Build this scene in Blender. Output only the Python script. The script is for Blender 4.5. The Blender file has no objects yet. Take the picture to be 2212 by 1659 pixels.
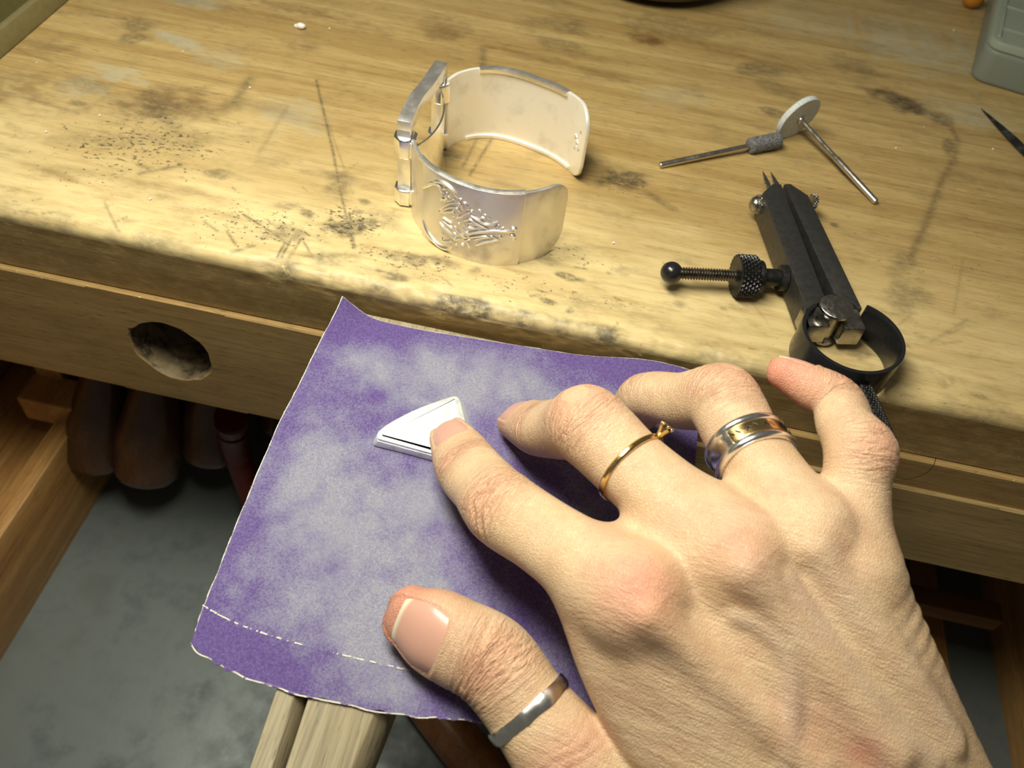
import bpy, bmesh, math, random
import numpy as np
from mathutils import Vector, Matrix
scene = bpy.context.scene
S = 0.01                      # all coordinates below are written in centimetres
rng = np.random.default_rng(7)

# ------------------------------------------------------------------ camera
F, CX, CY = 1850., 1106., 829.5
def cam_axes(pitch, yaw, roll):
    cy, sy = math.cos(yaw), math.sin(yaw)
    f = np.array([sy*math.cos(pitch), cy*math.cos(pitch), -math.sin(pitch)])
    r = np.array([cy, -sy, 0.]); u = np.cross(r, f)
    return np.array([math.cos(roll)*r+math.sin(roll)*u, -math.sin(roll)*r+math.cos(roll)*u, -f]).T
RC = cam_axes(*np.radians([50.1, -4.75, 8.2]))
C = np.array([1.9388, -19.5002, 20.0])
def ray(px, py): return RC @ np.array([(px-CX)/F, -(py-CY)/F, -1.])
def onz(px, py, z=0.):        # measure: where the sight line of a photo point meets height z
    d = ray(px, py); return C + d*(z-C[2])/d[2]
def ony(px, py, y):
    d = ray(px, py); return C + d*(y-C[1])/d[1]
def atd(px, py, t): return C + ray(px, py)*t
def depth(p): return -(RC.T @ (np.asarray(p)-C))[2]
cd = bpy.data.cameras.new('camera'); cam = bpy.data.objects.new('camera', cd)
scene.collection.objects.link(cam)
m4 = Matrix.Identity(4)
for i in range(3):
    for j in range(3): m4[i][j] = RC[i, j]
    m4[i][3] = C[i]*S
cam.matrix_world = m4
cd.sensor_width = 36.0; cd.lens = 36.0*F/2212.
cd.clip_start = 0.005; cd.clip_end = 50
cd.dof.use_dof = True; cd.dof.focus_distance = 0.255; cd.dof.aperture_fstop = 19.0
scene.camera = cam

# ------------------------------------------------------------------ light
scene.view_settings.view_transform = 'Standard'; scene.view_settings.look = 'None'
scene.view_settings.gamma = 1.0; scene.view_settings.use_curve_mapping = False
scene.view_settings.exposure = 0.0
w = bpy.data.worlds.new('room_light'); scene.world = w; w.use_nodes = True
w.node_tree.nodes['Background'].inputs[0].default_value = (1.0, 0.93, 0.78, 1)
w.node_tree.nodes['Background'].inputs[1].default_value = 0.095
def area(name, loc, target, sx, sy, power, col):
    l = bpy.data.lights.new(name, 'AREA'); l.shape = 'RECTANGLE'; l.size = sx*S; l.size_y = sy*S
    l.energy = power; l.color = col
    o = bpy.data.objects.new(name, l); scene.collection.objects.link(o)
    o.location = Vector(loc)*S
    o.rotation_euler = (Vector(target)-Vector(loc)).to_track_quat('-Z', 'Y').to_euler()
    return o
area('bench_lamp', (-8, -4, 31), (-4, 0, 0), 24, 9, 2.08, (1.0, 0.97, 0.83))

# ------------------------------------------------------------------ helpers
COL = scene.collection
class Mesh:
    def __init__(s): s.v = []; s.f = []
    def add(s, v, f):
        o = len(s.v); s.v.extend([tuple(float(c) for c in p) for p in v]); s.f.extend([tuple(i+o for i in q) for q in f]); return s
def wloc(o):
    p = np.zeros(3)
    while o is not None: p = p+np.array(o.location)/S; o = o.parent
    return p
def build(name, m, mat, parent=None, smooth=True, bevel=0, seg=2, angle=35, loc=None, attrs=None, label=None):
    """link one mesh object; vertex coordinates are world centimetres"""
    v, f = (m.v, m.f) if isinstance(m, Mesh) else m
    v = np.asarray(v, float).reshape(-1, 3)
    base = wloc(parent) if parent is not None else np.zeros(3)
    org = base if loc is None else np.asarray(loc, float)
    me = bpy.data.meshes.new(name)
    me.from_pydata(((v-org)*S).tolist(), [], [tuple(int(i) for i in q) for q in f] if not isinstance(f, np.ndarray) else f.tolist())
    if bevel:
        bm = bmesh.new(); bm.from_mesh(me)
        bmesh.ops.recalc_face_normals(bm, faces=bm.faces)
        es = [e for e in bm.edges if e.is_manifold and e.calc_face_angle(0) > math.radians(angle)]
        bmesh.ops.bevel(bm, geom=es, offset=bevel*S, segments=seg, profile=.6, affect='EDGES', clamp_overlap=True)
        bm.to_mesh(me); bm.free()
    else:
        bm = bmesh.new(); bm.from_mesh(me); bmesh.ops.recalc_face_normals(bm, faces=bm.faces); bm.to_mesh(me); bm.free()
    if attrs:
        for k, a in attrs.items():
            a = np.asarray(a, np.float32)
            if a.ndim == 1: me.attributes.new(k, 'FLOAT', 'POINT').data.foreach_set('value', a)
            else: me.attributes.new(k, 'FLOAT_VECTOR', 'POINT').data.foreach_set('vector', a.ravel())
    if smooth:
        me.polygons.foreach_set('use_smooth', [True]*len(me.polygons))
        me.set_sharp_from_angle(angle=math.radians(40 if smooth is True else smooth))
    me.materials.append(mat)
    o = bpy.data.objects.new(name, me); COL.objects.link(o)
    if parent is not None:
        o.parent = parent; o.location = Vector(org-base)*S
    else: o.location = Vector(org)*S
    if label: o['label'] = label
    return o
def thing(name, label, cat, loc, group=None):
    o = bpy.data.objects.new(name, None); COL.objects.link(o); o.location = Vector([float(c) for c in loc])*S
    o.empty_display_size = 0.01
    o['label'] = label; o['category'] = cat
    if group: o['group'] = group
    return o
def tag(o, label, cat, group=None):
    o['label'] = label; o['category'] = cat
    if group: o['group'] = group
    return o
def nrm(a): a = np.asarray(a, float); return a/np.linalg.norm(a)
def frame(axis, up=(0, 0, 1)):
    a = nrm(axis); u = np.asarray(up, float)
    if abs(a@nrm(u)) > .97: u = np.array([1., 0, 0]) if abs(a[0]) < .9 else np.array([0, 1., 0])
    s = nrm(np.cross(u, a)); return a, s, np.cross(a, s)      # axis, side, up
def lathe(p0, axis, prof, n=40, up=(0, 0, 1), knurl=None, m=None):
    """profile [(t along axis, radius)]; knurl=(t0,t1,depth,count)"""
    m = m or Mesh(); a, s, u = frame(axis, up); p0 = np.asarray(p0, float); v = []; f = []
    for t, r in prof:
        for k in range(n):
            th = 2*math.pi*k/n; rr = r
            v.append(p0+a*t+(s*math.cos(th)+u*math.sin(th))*rr)
    for i in range(len(prof)-1):
        for k in range(n):
            k2 = (k+1) % n; f.append((i*n+k, i*n+k2, (i+1)*n+k2, (i+1)*n+k))
    f.append(tuple(range(n))[::-1]); f.append(tuple(range((len(prof)-1)*n, len(prof)*n)))
    return m.add(v, f)
def knurled(p0, axis, t0, t1, r, depth_, count, rows, up=(0, 0, 1), m=None):
    """diamond-knurled cylinder, closed"""
    m = m or Mesh(); a, s, u = frame(axis, up); p0 = np.asarray(p0, float); n = count*8; v = []; f = []
    R_ = rows*8+1
    for i in range(R_):
        t = t0+(t1-t0)*i/(R_-1)
        for k in range(n):
            th = 2*math.pi*k/n
            a1 = count*th+math.pi*2*rows*i/(R_-1); a2 = count*th-math.pi*2*rows*i/(R_-1); h = 1-2*max(abs(math.cos(a1/2))**4, abs(math.cos(a2/2))**4)
            e = 1-.25*(i in (0, R_-1))*depth_/r*4
            rr = (r-depth_*.5+depth_*.5*h)*e
            v.append(p0+a*t+(s*math.cos(th)+u*math.sin(th))*rr)
    for i in range(R_-1):
        for k in range(n): k2 = (k+1) % n; f.append((i*n+k, i*n+k2, (i+1)*n+k2, (i+1)*n+k))
    f.append(tuple(range(n))[::-1]); f.append(tuple(range((R_-1)*n, R_*n)))
    return m.add(v, f)
def sphere(c, r, m=None, n=20, sc=(1, 1, 1)):
    m = m or Mesh(); v = []; f = []; nr = n//2
    for i in range(1, nr):
        ph = math.pi*i/nr
        for k in range(n):
            th = 2*math.pi*k/n
            v.append(np.asarray(c)+r*np.array([math.sin(ph)*math.cos(th)*sc[0], math.sin(ph)*math.sin(th)*sc[1], math.cos(ph)*sc[2]]))
    for i in range(nr-2):
        for k in range(n): k2 = (k+1) % n; f.append((i*n+k, (i+1)*n+k, (i+1)*n+k2, i*n+k2))
    v.append(np.asarray(c)+np.array([0, 0, r*sc[2]])); v.append(np.asarray(c)-np.array([0, 0, r*sc[2]])); a = len(v)-2
    for k in range(n):
        k2 = (k+1) % n; f.append((a, k, k2)); f.append((a+1, (nr-2)*n+k2, (nr-2)*n+k))
    return m.add(v, f)
def box(x0, x1, y0, y1, z0, z1, m=None):
    m = m or Mesh()
    v = [(x, y, z) for z in (z0, z1) for y in (y0, y1) for x in (x0, x1)]
    return m.add(v, [(0, 2, 3, 1), (4, 5, 7, 6), (0, 1, 5, 4), (2, 6, 7, 3), (0, 4, 6, 2), (1, 3, 7, 5)])
def hexa(bot, top, m=None):      # two quads of corners
    m = m or Mesh()
    return m.add(list(bot)+list(top), [(3, 2, 1, 0), (4, 5, 6, 7), (0, 1, 5, 4), (1, 2, 6, 5), (2, 3, 7, 6), (3, 0, 4, 7)])
def prism(bot, top, m=None):
    m = m or Mesh(); n = len(bot)
    return m.add(list(bot)+list(top), [tuple(range(n))[::-1], tuple(range(n, 2*n))]+[(k, (k+1) % n, n+(k+1) % n, n+k) for k in range(n)])
def spline(P, n):
    """Catmull-Rom through rows of P (any width)"""
    P = np.asarray(P, float); k = len(P)
    d = np.linalg.norm(np.diff(P[:, :3], axis=0), axis=1)**.5; T = np.concatenate([[0], np.cumsum(d)])
    M = np.zeros_like(P)
    for i in range(k):
        if i == 0: M[i] = (P[1]-P[0])/(T[1]-T[0])
        elif i == k-1: M[i] = (P[-1]-P[-2])/(T[-1]-T[-2])
        else:
            a = (P[i]-P[i-1])/(T[i]-T[i-1]); b = (P[i+1]-P[i])/(T[i+1]-T[i]); h0 = T[i]-T[i-1]; h1 = T[i+1]-T[i]
            M[i] = (a*h1+b*h0)/(h0+h1)
    t = np.linspace(0, T[-1], n); i = np.clip(np.searchsorted(T, t, 'right')-1, 0, k-2)
    h = (T[i+1]-T[i])[:, None]; x = ((t-T[i])/(T[i+1]-T[i]))[:, None]
    return P[i]*(2*x**3-3*x**2+1)+M[i]*h*(x**3-2*x**2+x)+P[i+1]*(-2*x**3+3*x**2)+M[i+1]*h*(x**3-x**2)
def tube(path, r, n=8, m=None, flat=None, up=(0, 0, 1), closed=False):
    """tube along path; r scalar or list; flat=(scale along up)"""
    m = m or Mesh(); path = np.asarray(path, float); k = len(path); r = np.broadcast_to(np.asarray(r, float), (k,))
    v = []; f = []
    for i in range(k):
        if closed: t = path[(i+1) % k]-path[i-1]
        else: t = path[min(i+1, k-1)]-path[max(i-1, 0)]
        upv = up[i] if isinstance(up, np.ndarray) and up.ndim == 2 else up
        a, s, u = frame(t, upv)
        for q in range(n):
            th = 2*math.pi*(q+.5)/n; v.append(path[i]+s*math.cos(th)*r[i]+u*math.sin(th)*r[i]*(flat or 1))
    for i in range(k if closed else k-1):
        j = (i+1) % k
        for q in range(n): q2 = (q+1) % n; f.append((i*n+q, i*n+q2, j*n+q2, j*n+q))
    if not closed: f.append(tuple(range(n))[::-1]); f.append(tuple(range((k-1)*n, k*n)))
    return m.add(v, f)
def vnoise(p, seed=0):
    """value noise, p (...,2 or 3) -> 0..1"""
    p = np.asarray(p, float); i = np.floor(p).astype(np.int64); f = p-i; f = f*f*(3-2*f); d = p.shape[-1]; out = 0
    for c in range(2**d):
        h = np.full(p.shape[:-1], seed*374761393+1013, np.int64); wgt = 1.
        for a in range(d):
            b = (c >> a) & 1
            h = (h*1274126177+(i[..., a]+b)*[668265263, 2246822519, 3266489917][a]) & 0xffffffff
            h = (h ^ (h >> 13))*1103515245 & 0xffffffff
            wgt = wgt*(f[..., a] if b else 1-f[..., a])
        h = (h ^ (h >> 16)) & 0xffff
        out = out+wgt*(h/65535.)
    return out
def fbm(p, o=4, seed=0):
    p = np.asarray(p, float); s = 0; a = .5; t = 0
    for k in range(o): s = s+a*vnoise(p, seed+k*17); t += a; p = p*2.03+5.1; a *= .5
    return s/t
def sstep(a, b, x): x = np.clip((x-a)/(b-a), 0, 1); return x*x*(3-2*x)

# ------------------------------------------------------------------ materials
def srgb(r, g, b): return tuple(((c/255)/12.92 if c/255 <= .04045 else ((c/255+.055)/1.055)**2.4) for c in (r, g, b))+(1.,)
class NT:
    def __init__(s, name):
        s.m = bpy.data.materials.new(name); s.m.use_nodes = True; s.n = s.m.node_tree.nodes; s.l = s.m.node_tree.links
        s.b = s.n['Principled BSDF']; s.tc = None
    def link(s, a, b): s.l.new(a, b)
    def val(s, x, sock):
        if isinstance(x, bpy.types.NodeSocket): s.l.new(x, sock)
        else: sock.default_value = x
    def co(s, scale=(1, 1, 1), rot=(0, 0, 0), loc=(0, 0, 0)):     # object coordinates in cm, scaled
        if s.tc is None: s.tc = s.n.new('ShaderNodeTexCoord')
        mp = s.n.new('ShaderNodeMapping'); mp.vector_type = 'TEXTURE' if False else 'POINT'
        mp.inputs['Scale'].default_value = tuple(100*c for c in scale); mp.inputs['Rotation'].default_value = rot; mp.inputs['Location'].default_value = loc
        s.l.new(s.tc.outputs['Object'], mp.inputs['Vector']); return mp.outputs[0]
    def noise(s, vec, scale=1, detail=4, rough=.55, dist=0):
        t = s.n.new('ShaderNodeTexNoise'); s.l.new(vec, t.inputs['Vector']); t.inputs['Scale'].default_value = scale
        t.inputs['Detail'].default_value = detail; t.inputs['Roughness'].default_value = rough; t.inputs['Distortion'].default_value = dist
        return t.outputs['Fac']
    def voro(s, vec, scale=1, feat='F1'):
        t = s.n.new('ShaderNodeTexVoronoi'); s.l.new(vec, t.inputs['Vector']); t.inputs['Scale'].default_value = scale; t.feature = feat
        return t.outputs['Distance']
    def ramp(s, x, lo, hi, a=0., b=1.):
        t = s.n.new('ShaderNodeMapRange'); t.interpolation_type = 'SMOOTHSTEP'; s.val(x, t.inputs[0]); t.inputs[1].default_value = lo; t.inputs[2].default_value = hi
        t.inputs[3].default_value = a; t.inputs[4].default_value = b; return t.outputs[0]
    def mix(s, f, a, b, mode='MIX'):
        t = s.n.new('ShaderNodeMix'); t.data_type = 'RGBA'; t.blend_type = mode; s.val(f, t.inputs[0]); s.val(a, t.inputs[6]); s.val(b, t.inputs[7]); return t.outputs[2]
    def math(s, op, a, b=0.):
        t = s.n.new('ShaderNodeMath'); t.operation = op; s.val(a, t.inputs[0]); s.val(b, t.inputs[1]); return t.outputs[0]
    def attr(s, name):
        t = s.n.new('ShaderNodeAttribute'); t.attribute_name = name; return t
    def bump(s, h, strength=.3, dist=.01, prev=None):
        t = s.n.new('ShaderNodeBump'); s.val(h, t.inputs['Height']); t.inputs['Strength'].default_value = strength; t.inputs['Distance'].default_value = dist*S
        if prev is not None: s.l.new(prev, t.inputs['Normal'])
        return t.outputs[0]
    def out(s, col=None, rough=None, metal=None, normal=None, **kw):
        if col is not None: s.val(col, s.b.inputs['Base Color'])
        if rough is not None: s.val(rough, s.b.inputs['Roughness'])
        if metal is not None: s.val(metal, s.b.inputs['Metallic'])
        if normal is not None: s.l.new(normal, s.b.inputs['Normal'])
        for k, x in kw.items(): s.val(x, s.b.inputs[k.replace('_', ' ')])
        return s.m
def wood(name, light, mid, dark, along=(1, 0, 0), rough=.45, worn=False, fine=1., spec=.5):
    t = NT(name); ax = np.argmax(np.abs(along)); 
    def sc(l, c): q = [c, c, c]; q[ax] = l; return tuple(q)
    big = t.noise(t.co(sc(.05, .8)), 1, 3, .5, .8)
    lines = t.noise(t.co(sc(.10, 4)), 1, 4, .6, 1.2)
    fib = t.noise(t.co(sc(.9*fine, 22*fine)), 1, 3, .6)
    pore = t.ramp(t.noise(t.co(sc(1.6*fine, 16*fine)), 1, 2, .5), .62, .74)
    c = t.mix(t.ramp(big, .3, .7), mid, light)
    c = t.mix(t.ramp(lines, .45, .75, 0, .5), c, dark)
    c = t.mix(t.ramp(fib, .35, .75, 0, .45), c, dark)
    c = t.mix(t.math('MULTIPLY', pore, .6), c, tuple(x*.45 for x in dark[:3])+(1,))
    h = t.math('ADD', t.math('MULTIPLY', fib, .6), t.math('MULTIPLY', pore, -.6))
    r = rough
    if worn:
        gr = t.attr('grime_shade').outputs['Fac']; pa = t.attr('pale').outputs['Fac']; br = t.attr('brown').outputs['Fac']; sp = t.attr('speck').outputs['Fac']
        sn = t.noise(t.co((4.5, 7.0, 7.0), (0, 0, .25)), 1, 5, .7)
        spm = t.ramp(t.math('ADD', sn, t.math('MULTIPLY', t.math('SUBTRACT', sp, 1.), .17)), .53, .60)
        sn2 = t.noise(t.co((1.1, 2.0, 2.0)), 1, 5, .7)
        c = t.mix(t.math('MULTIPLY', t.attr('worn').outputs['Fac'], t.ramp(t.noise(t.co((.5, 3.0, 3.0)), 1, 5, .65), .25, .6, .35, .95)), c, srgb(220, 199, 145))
        c = t.mix(t.math('MULTIPLY', br, t.ramp(sn2, .25, .6)), c, srgb(96, 66, 30))
        c = t.mix(t.math('MULTIPLY', pa, t.ramp(sn2, .2, .6)), c, srgb(172, 170, 146))
        c = t.mix(t.math('MULTIPLY', gr, t.ramp(t.noise(t.co((3, 4, 4)), 1, 4, .7), .3, .6, .35, 1)), c, srgb(52, 50, 42))
        c = t.mix(t.math('MULTIPLY', spm, .85), c, srgb(58, 48, 34))
        film = t.ramp(t.noise(t.co((.5, .8, .8), (0, 0, .2), (7, 2, 0)), 1, 6, .72), .48, .75, 0, .42)
        c = t.mix(film, c, srgb(104, 92, 66))
        nick = t.ramp(t.noise(t.co((5.0, 8.0, 8.0), (0, 0, .5), (3, 3, 3)), 1, 2, .5), .74, .79)
        c = t.mix(t.math('MULTIPLY', nick, t.attr('edge').outputs['Fac']), c, srgb(225, 205, 160))
        h = t.math('SUBTRACT', h, t.math('MULTIPLY', spm, 1.2))
        r = t.ramp(big, .2, .8, rough-.06, rough+.12)
    return t.out(c, r, 0., t.bump(h, .35, .02), Specular_IOR_Level=spec)
def metal(name, col, rough, var=.1, scale=2., bump=.0, bscale=30., metallic=1., tarnish=None):
    t = NT(name); n = t.noise(t.co((scale,)*3), 1, 5, .6)
    c = col
    if tarnish: c = t.mix(t.ramp(n, .5, .75, 0, .8), col, tarnish)
    r = t.ramp(n, .3, .7, rough-var*.5, rough+var)
    nm = t.bump(t.noise(t.co((bscale,)*3), 1, 3, .6), bump, .02) if bump else None
    return t.out(c, r, metallic, nm)
M = {}
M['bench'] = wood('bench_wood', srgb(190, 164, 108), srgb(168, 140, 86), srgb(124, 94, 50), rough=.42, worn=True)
M['apron'] = wood('apron_wood', srgb(178, 148, 94), srgb(162, 130, 80), srgb(124, 94, 52), rough=.42, worn=True)
M['palewood'] = wood('pale_wood', srgb(190, 164, 112), srgb(172, 146, 96), srgb(120, 96, 56), rough=.6)
M['drawer'] = wood('drawer_wood', srgb(190, 146, 86), srgb(164, 118, 62), srgb(110, 72, 34), along=(0, 1, 0), rough=.5)
M['darkwood'] = wood('dark_wood', srgb(120, 82, 44), srgb(98, 62, 32), srgb(60, 36, 18), rough=.5)
M['pin'] = wood('pin_wood', srgb(172, 160, 130), srgb(150, 136, 104), srgb(84, 72, 52), along=(0, 1, 0), rough=.7, fine=.8)
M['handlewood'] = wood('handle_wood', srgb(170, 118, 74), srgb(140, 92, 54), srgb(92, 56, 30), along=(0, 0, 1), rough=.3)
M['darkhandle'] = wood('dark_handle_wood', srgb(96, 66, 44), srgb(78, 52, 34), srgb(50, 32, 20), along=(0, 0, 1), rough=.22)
M['silver'] = metal('satin_silver', (.93, .90, .83, 1), .30, .16, 1.2, .12, 14, metallic=.92)
M['silverwhite'] = metal('whitened_silver', (.90, .87, .78, 1), .45, .12, 1.0, .1, 10, metallic=.5, tarnish=(.72, .66, .56, 1))
M['silverdark'] = metal('tarnished_silver', (.78, .75, .69, 1), .36, .16, .9, .12, 12, metallic=.85, tarnish=(.50, .45, .40, 1))
M['silverbright'] = metal('bright_silver', (.96, .95, .92, 1), .2, .1, 2, .1, 10)
M['sanded'] = metal('sanded_silver', (.84, .87, .84, 1), .42, .16, 3, .25, 24, metallic=.6, tarnish=(.50, .54, .51, 1))
M['gold'] = metal('yellow_gold', (.86, .62, .27, 1), .16, .1, 3, .08, 16)
M['steel'] = metal('steel', (.62, .60, .55, 1), .24, .12, 3)
M['blacksteel'] = metal('blued_steel', (.045, .045, .045, 1), .36, .14, 3, .1, 30, metallic=.85, tarnish=(.10, .095, .085, 1))
M['legsteel'] = metal('grey_blued_steel', (.10, .098, .09, 1), .42, .1, 4, .1, 40, metallic=.85, tarnish=(.08, .08, .075, 1))
M['blackpaint'] = metal('black_enamel', (.012, .012, .013, 1), .22, .1, 6, .05, 30, metallic=.0)
M['brightsteel'] = metal('nickel_steel', (.42, .40, .36, 1), .25, .15, 6, .1, 30)
M['trayfloor'] = metal('zinc_sheet', (.15, .17, .16, 1), .5, .2, .5, .1, 6, metallic=.35, tarnish=(.10, .12, .12, 1))
def plain(name, col, rough=.5, **kw):
    t = NT(name); n = t.noise(t.co((4, 4, 4)), 1, 4, .6)
    c = t.mix(t.ramp(n, .3, .7, 0, .35), col, tuple(x*.6 for x in col[:3])+(1,))
    return t.out(c, rough, 0., None, **kw)
M['grit'] = (lambda t: t.out(t.mix(t.ramp(t.noise(t.co((18,)*3), 1, 3, .7), .35, .65), srgb(52, 52, 54), srgb(138, 138, 138)), .9, 0., t.bump(t.noise(t.co((22,)*3), 1, 3, .7), .9, .05)))(NT('grey_abrasive'))
M['disc'] = (lambda t: t.out(t.mix(t.ramp(t.noise(t.co((22,)*3), 1, 3, .7), .35, .65), srgb(168, 176, 178), srgb(214, 216, 210)), .9, 0., t.bump(t.noise(t.co((26,)*3), 1, 3, .7), .5, .03)))(NT('white_abrasive'))
M['red'] = plain('red_grip', srgb(88, 24, 16), .4)
M['crumb'] = plain('white_crumb', srgb(238, 232, 224), .5)
M['olive'] = plain('olive_tray', srgb(84, 78, 40), .35)
M['rim'] = plain('grey_rim', srgb(122, 112, 74), .4)
M['darkbowl'] = plain('dark_bowl', srgb(40, 24, 14), .35)
M['amber'] = plain('amber', srgb(170, 110, 30), .25)
M['hair'] = plain('hair', srgb(50, 34, 18), .4)
M['fiber'] = plain('paper_fibre', srgb(226, 220, 204), .9)
M['black'] = plain('black_clip', srgb(20, 20, 20), .5)
t = NT('translucent_plastic')
M['plastic'] = t.out(srgb(206, 214, 196), .35, 0., None, Transmission_Weight=.7, IOR=1.25, Subsurface_Weight=.2)
t.b.inputs['Subsurface Radius'].default_value = (.01, .01, .01)

# ================================================================== workbench
bench = thing('workbench', 'worn yellow wooden jeweller\'s workbench with stained top and round hole in its front', 'workbench', (0, 10, -20))
# ---- tabletop: dense surface over the top, round the worn front edge and down the front face
xs = np.concatenate([np.linspace(-48, -27, 22)[:-1], np.linspace(-27, 24, 680), np.linspace(24, 48, 24)[1:]])
edge_r = .38; arc = [(edge_r-edge_r*math.sin(a), -edge_r+edge_r*math.cos(a)) for a in np.linspace(0, math.pi/2, 8)[1:]]
yy = np.concatenate([np.linspace(46, 24, 8)[:-1], np.linspace(24, 12, 110)[:-1], np.linspace(12, edge_r, 170)])
prof = [(y, 0.) for y in yy]+arc+[(0., z) for z in np.linspace(-edge_r, -2.62, 36)[1:]]+[(2., -2.62), (46., -2.62)]
prof = np.array(prof); nx, npf = len(xs), len(prof)
GX = np.repeat(xs[:, None], npf, 1); GY = np.repeat(prof[None, :, 0], nx, 0); GZ = np.repeat(prof[None, :, 1], nx, 0)
near = np.exp(-((GY)**2+(GZ*.9)**2)/.5)
dent = (fbm(np.stack([GX*1.1, (GY-GZ)*2.2], -1), 4, 3)-.5)
wear = np.exp(-((GX+1.5)/6.)**2)                      # the edge is most worn in front of the pin
GZ2 = GZ-near*(.08+.22*wear)*np.clip(dent+.12, 0, 1)*1.3*(GZ > -2.5); GY2 = GY+near*(.12+.28*wear)*np.clip(dent+.05, 0, 1)*.8*(GZ > -2.5)
def blob(px, py, rx, ry, rot=0., seed=0, rag=.5, sharp=.5):
    c = onz(px, py, 0.); dx = GX-c[0]; dy = (GY-GZ*1.0-(0))-c[1]; dy = (GY+GZ*1.0)-c[1]
    ca, sa = math.cos(rot), math.sin(rot); u = (dx*ca+dy*sa)/rx; v = (-dx*sa+dy*ca)/ry
    r = np.sqrt(u*u+v*v); sel = r < 2.2; out = np.zeros_like(r)
    if sel.any():
        n = fbm(np.stack([GX[sel]*1.6, GY[sel]*2.4+seed*3.3], -1), 4, seed+5)
        rr = r[sel]+(n-.5)*2*rag; out[sel] = 1-sstep(1-sharp, 1+sharp*.4, rr)
    return out
def stroke(P, width, seed=0):
    P = [onz(*p, 0.)[:2] for p in P]; d = np.full(GX.shape, 9.); yv = GY+GZ
    for a, b in zip(P[:-1], P[1:]):
        x0, x1 = min(a[0], b[0])-.6, max(a[0], b[0])+.6; y0, y1 = min(a[1], b[1])-.6, max(a[1], b[1])+.6
        sel = (GX > x0) & (GX < x1) & (yv > y0) & (yv < y1)
        if not sel.any(): continue
        q = np.stack([GX[sel], yv[sel]], -1); ab = b-a; tt = np.clip(((q-a)@ab)/(ab@ab), 0, 1)
        d[sel] = np.minimum(d[sel], np.linalg.norm(q-a-tt[:, None]*ab, axis=-1))
    return np.exp(-(d/width)**2)
grime_shade = np.zeros_like(GX); pale = np.zeros_like(GX); brown = np.zeros_like(GX); speck = np.zeros_like(GX)+.3
for a in [(350, 235, 1.7, 1.3, .3, 1, .7, .8, .55), (320, 300, 3.2, .7, .3, 2, .8, .9, .3), (760, 490, 1.0, .55, .4, 3, .7, .6, .85), (735, 400, .6, .9, .2, 4, .7, .8, .5),
          (300, 55, .9, .7, .8, 5, .6, .6, .5), (285, 82, .7, .6, .3, 6, .6, .6, .5), (195, 195, 1.4, .6, -.2, 7, .7, .7, .35), (500, 225, .5, 1.0, -.3, 8, .6, .7, .4),
          (1210, 55, 1.9, .8, 0, 9, .6, .5, .42), (1215, 100, 1.2, .6, 0, 10, .6, .5, .38), (1450, 60, 2.6, 1.2, .1, 11, .6, .4, .3), (1640, 152, 1.2, .7, 0, 12, .6, .5, .5),
          (1690, 195, 1.5, .6, -.4, 13, .6, .5, .32), (1665, 240, .7, .45, 0, 14, .5, .4, .55), (1340, 385, 1.0, .7, .4, 15, .7, .5, .75), (1420, 430, 1.1, .3, -.5, 16, .6, .6, .5),
          (1955, 225, 1.5, .8, -.3, 17, .6, .7, .8), (2030, 255, .9, .5, -.4, 18, .6, .6, .6), (1860, 150, 1.5, .9, -.6, 19, .8, .7, .4), (960, 330, .9, .5, 0, 20, .6, .7, .6),  # last blob is the shadow inside the cuff, painted into the colour
          (900, 560, 1.4, .35, .1, 21, .7, .7, .6), (830, 470, 1.0, .6, 0, 22, .7, .7, .4), (620, 500, 1.2, .5, .2, 23, .9, .7, .5), (700, 560, .8, .35, 0, 24, .8, .6, .55),  # first blob paints the cuff's shadow on the wood at its near left
          (1180, 560, .6, .25, 0, 25, .8, .6, .4), (1960, 640, 1.0, .7, .5, 26, .7, .6, .45), (1950, 560, .5, 1.0, -.4, 27, .7, .7, .4), (820, 640, 2.2, .3, .05, 28, .8, .7, .4),
          (2050, 320, .35, .8, -.2, 29, .5, .6, .6), (1230, 290, .7, 1.2, -.5, 30, .8, .7, .28), (860, 600, .5, .3, 0, 31, .9, .5, .7), (470, 375, .5, .3, .3, 32, .9, .5, .5), (960, 60, 1.3, 1.2, 0, 33, .5, .3, .22)]:
    grime_shade = np.maximum(grime_shade, a[8]*blob(*a[:8]))
for a in [(385, 88, 1.5, .45, -.3, 41, .4, .4, .65), (250, 160, 1.3, .6, -.2, 42, .7, .6, .6), (180, 190, 1.0, .8, 0, 43, .7, .6, .4), (420, 5, 1.8, .5, 0, 44, .6, .6, .5),
          (2000, 110, 4.2, 2.4, -.2, 45, .8, .8, .6), (2120, 250, 2.8, 1.2, 0, 46, .8, .8, .45), (640, 250, 1.6, 1.2, 0, 47, .8, .7, .35), (1460, 210, 1.6, 1.0, .4, 48, .8, .8, .25), (480, 130, 1.4, .8, 0, 49, .7, .6, .3), (1750, 50, 3., 1.5, 0, 50, .8, .8, .3)]:
    pale = np.maximum(pale, a[8]*blob(*a[:8]))
for a in [(1392, 85, 1.0, .5, 0, 61, .5, .6, .8), (960, 72, .8, .9, 0, 62, .6, .6, .4), (350, 225, 2.4, 1.3, .2, 63, .8, .8, .55), (20, 190, 1.6, 1.2, 0, 64, .8, .8, .5), (80, 100, 1.6, 1.0, 0, 65, .8, .8, .4), (640, 20, 5, .5, -.1, 66, .8, .8, .5), (1940, 215, 1.6, .7, -.3, 67, .6, .6, .7), (1300, 160, 4, .3, -.2, 68, .9, .8, .35), (1600, 120, 4, .3, -.2, 69, .9, .8, .35), (330, 400, 4, .3, .0, 70, .9, .8, .3)]:
    brown = np.maximum(brown, a[8]*blob(*a[:8]))
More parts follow.
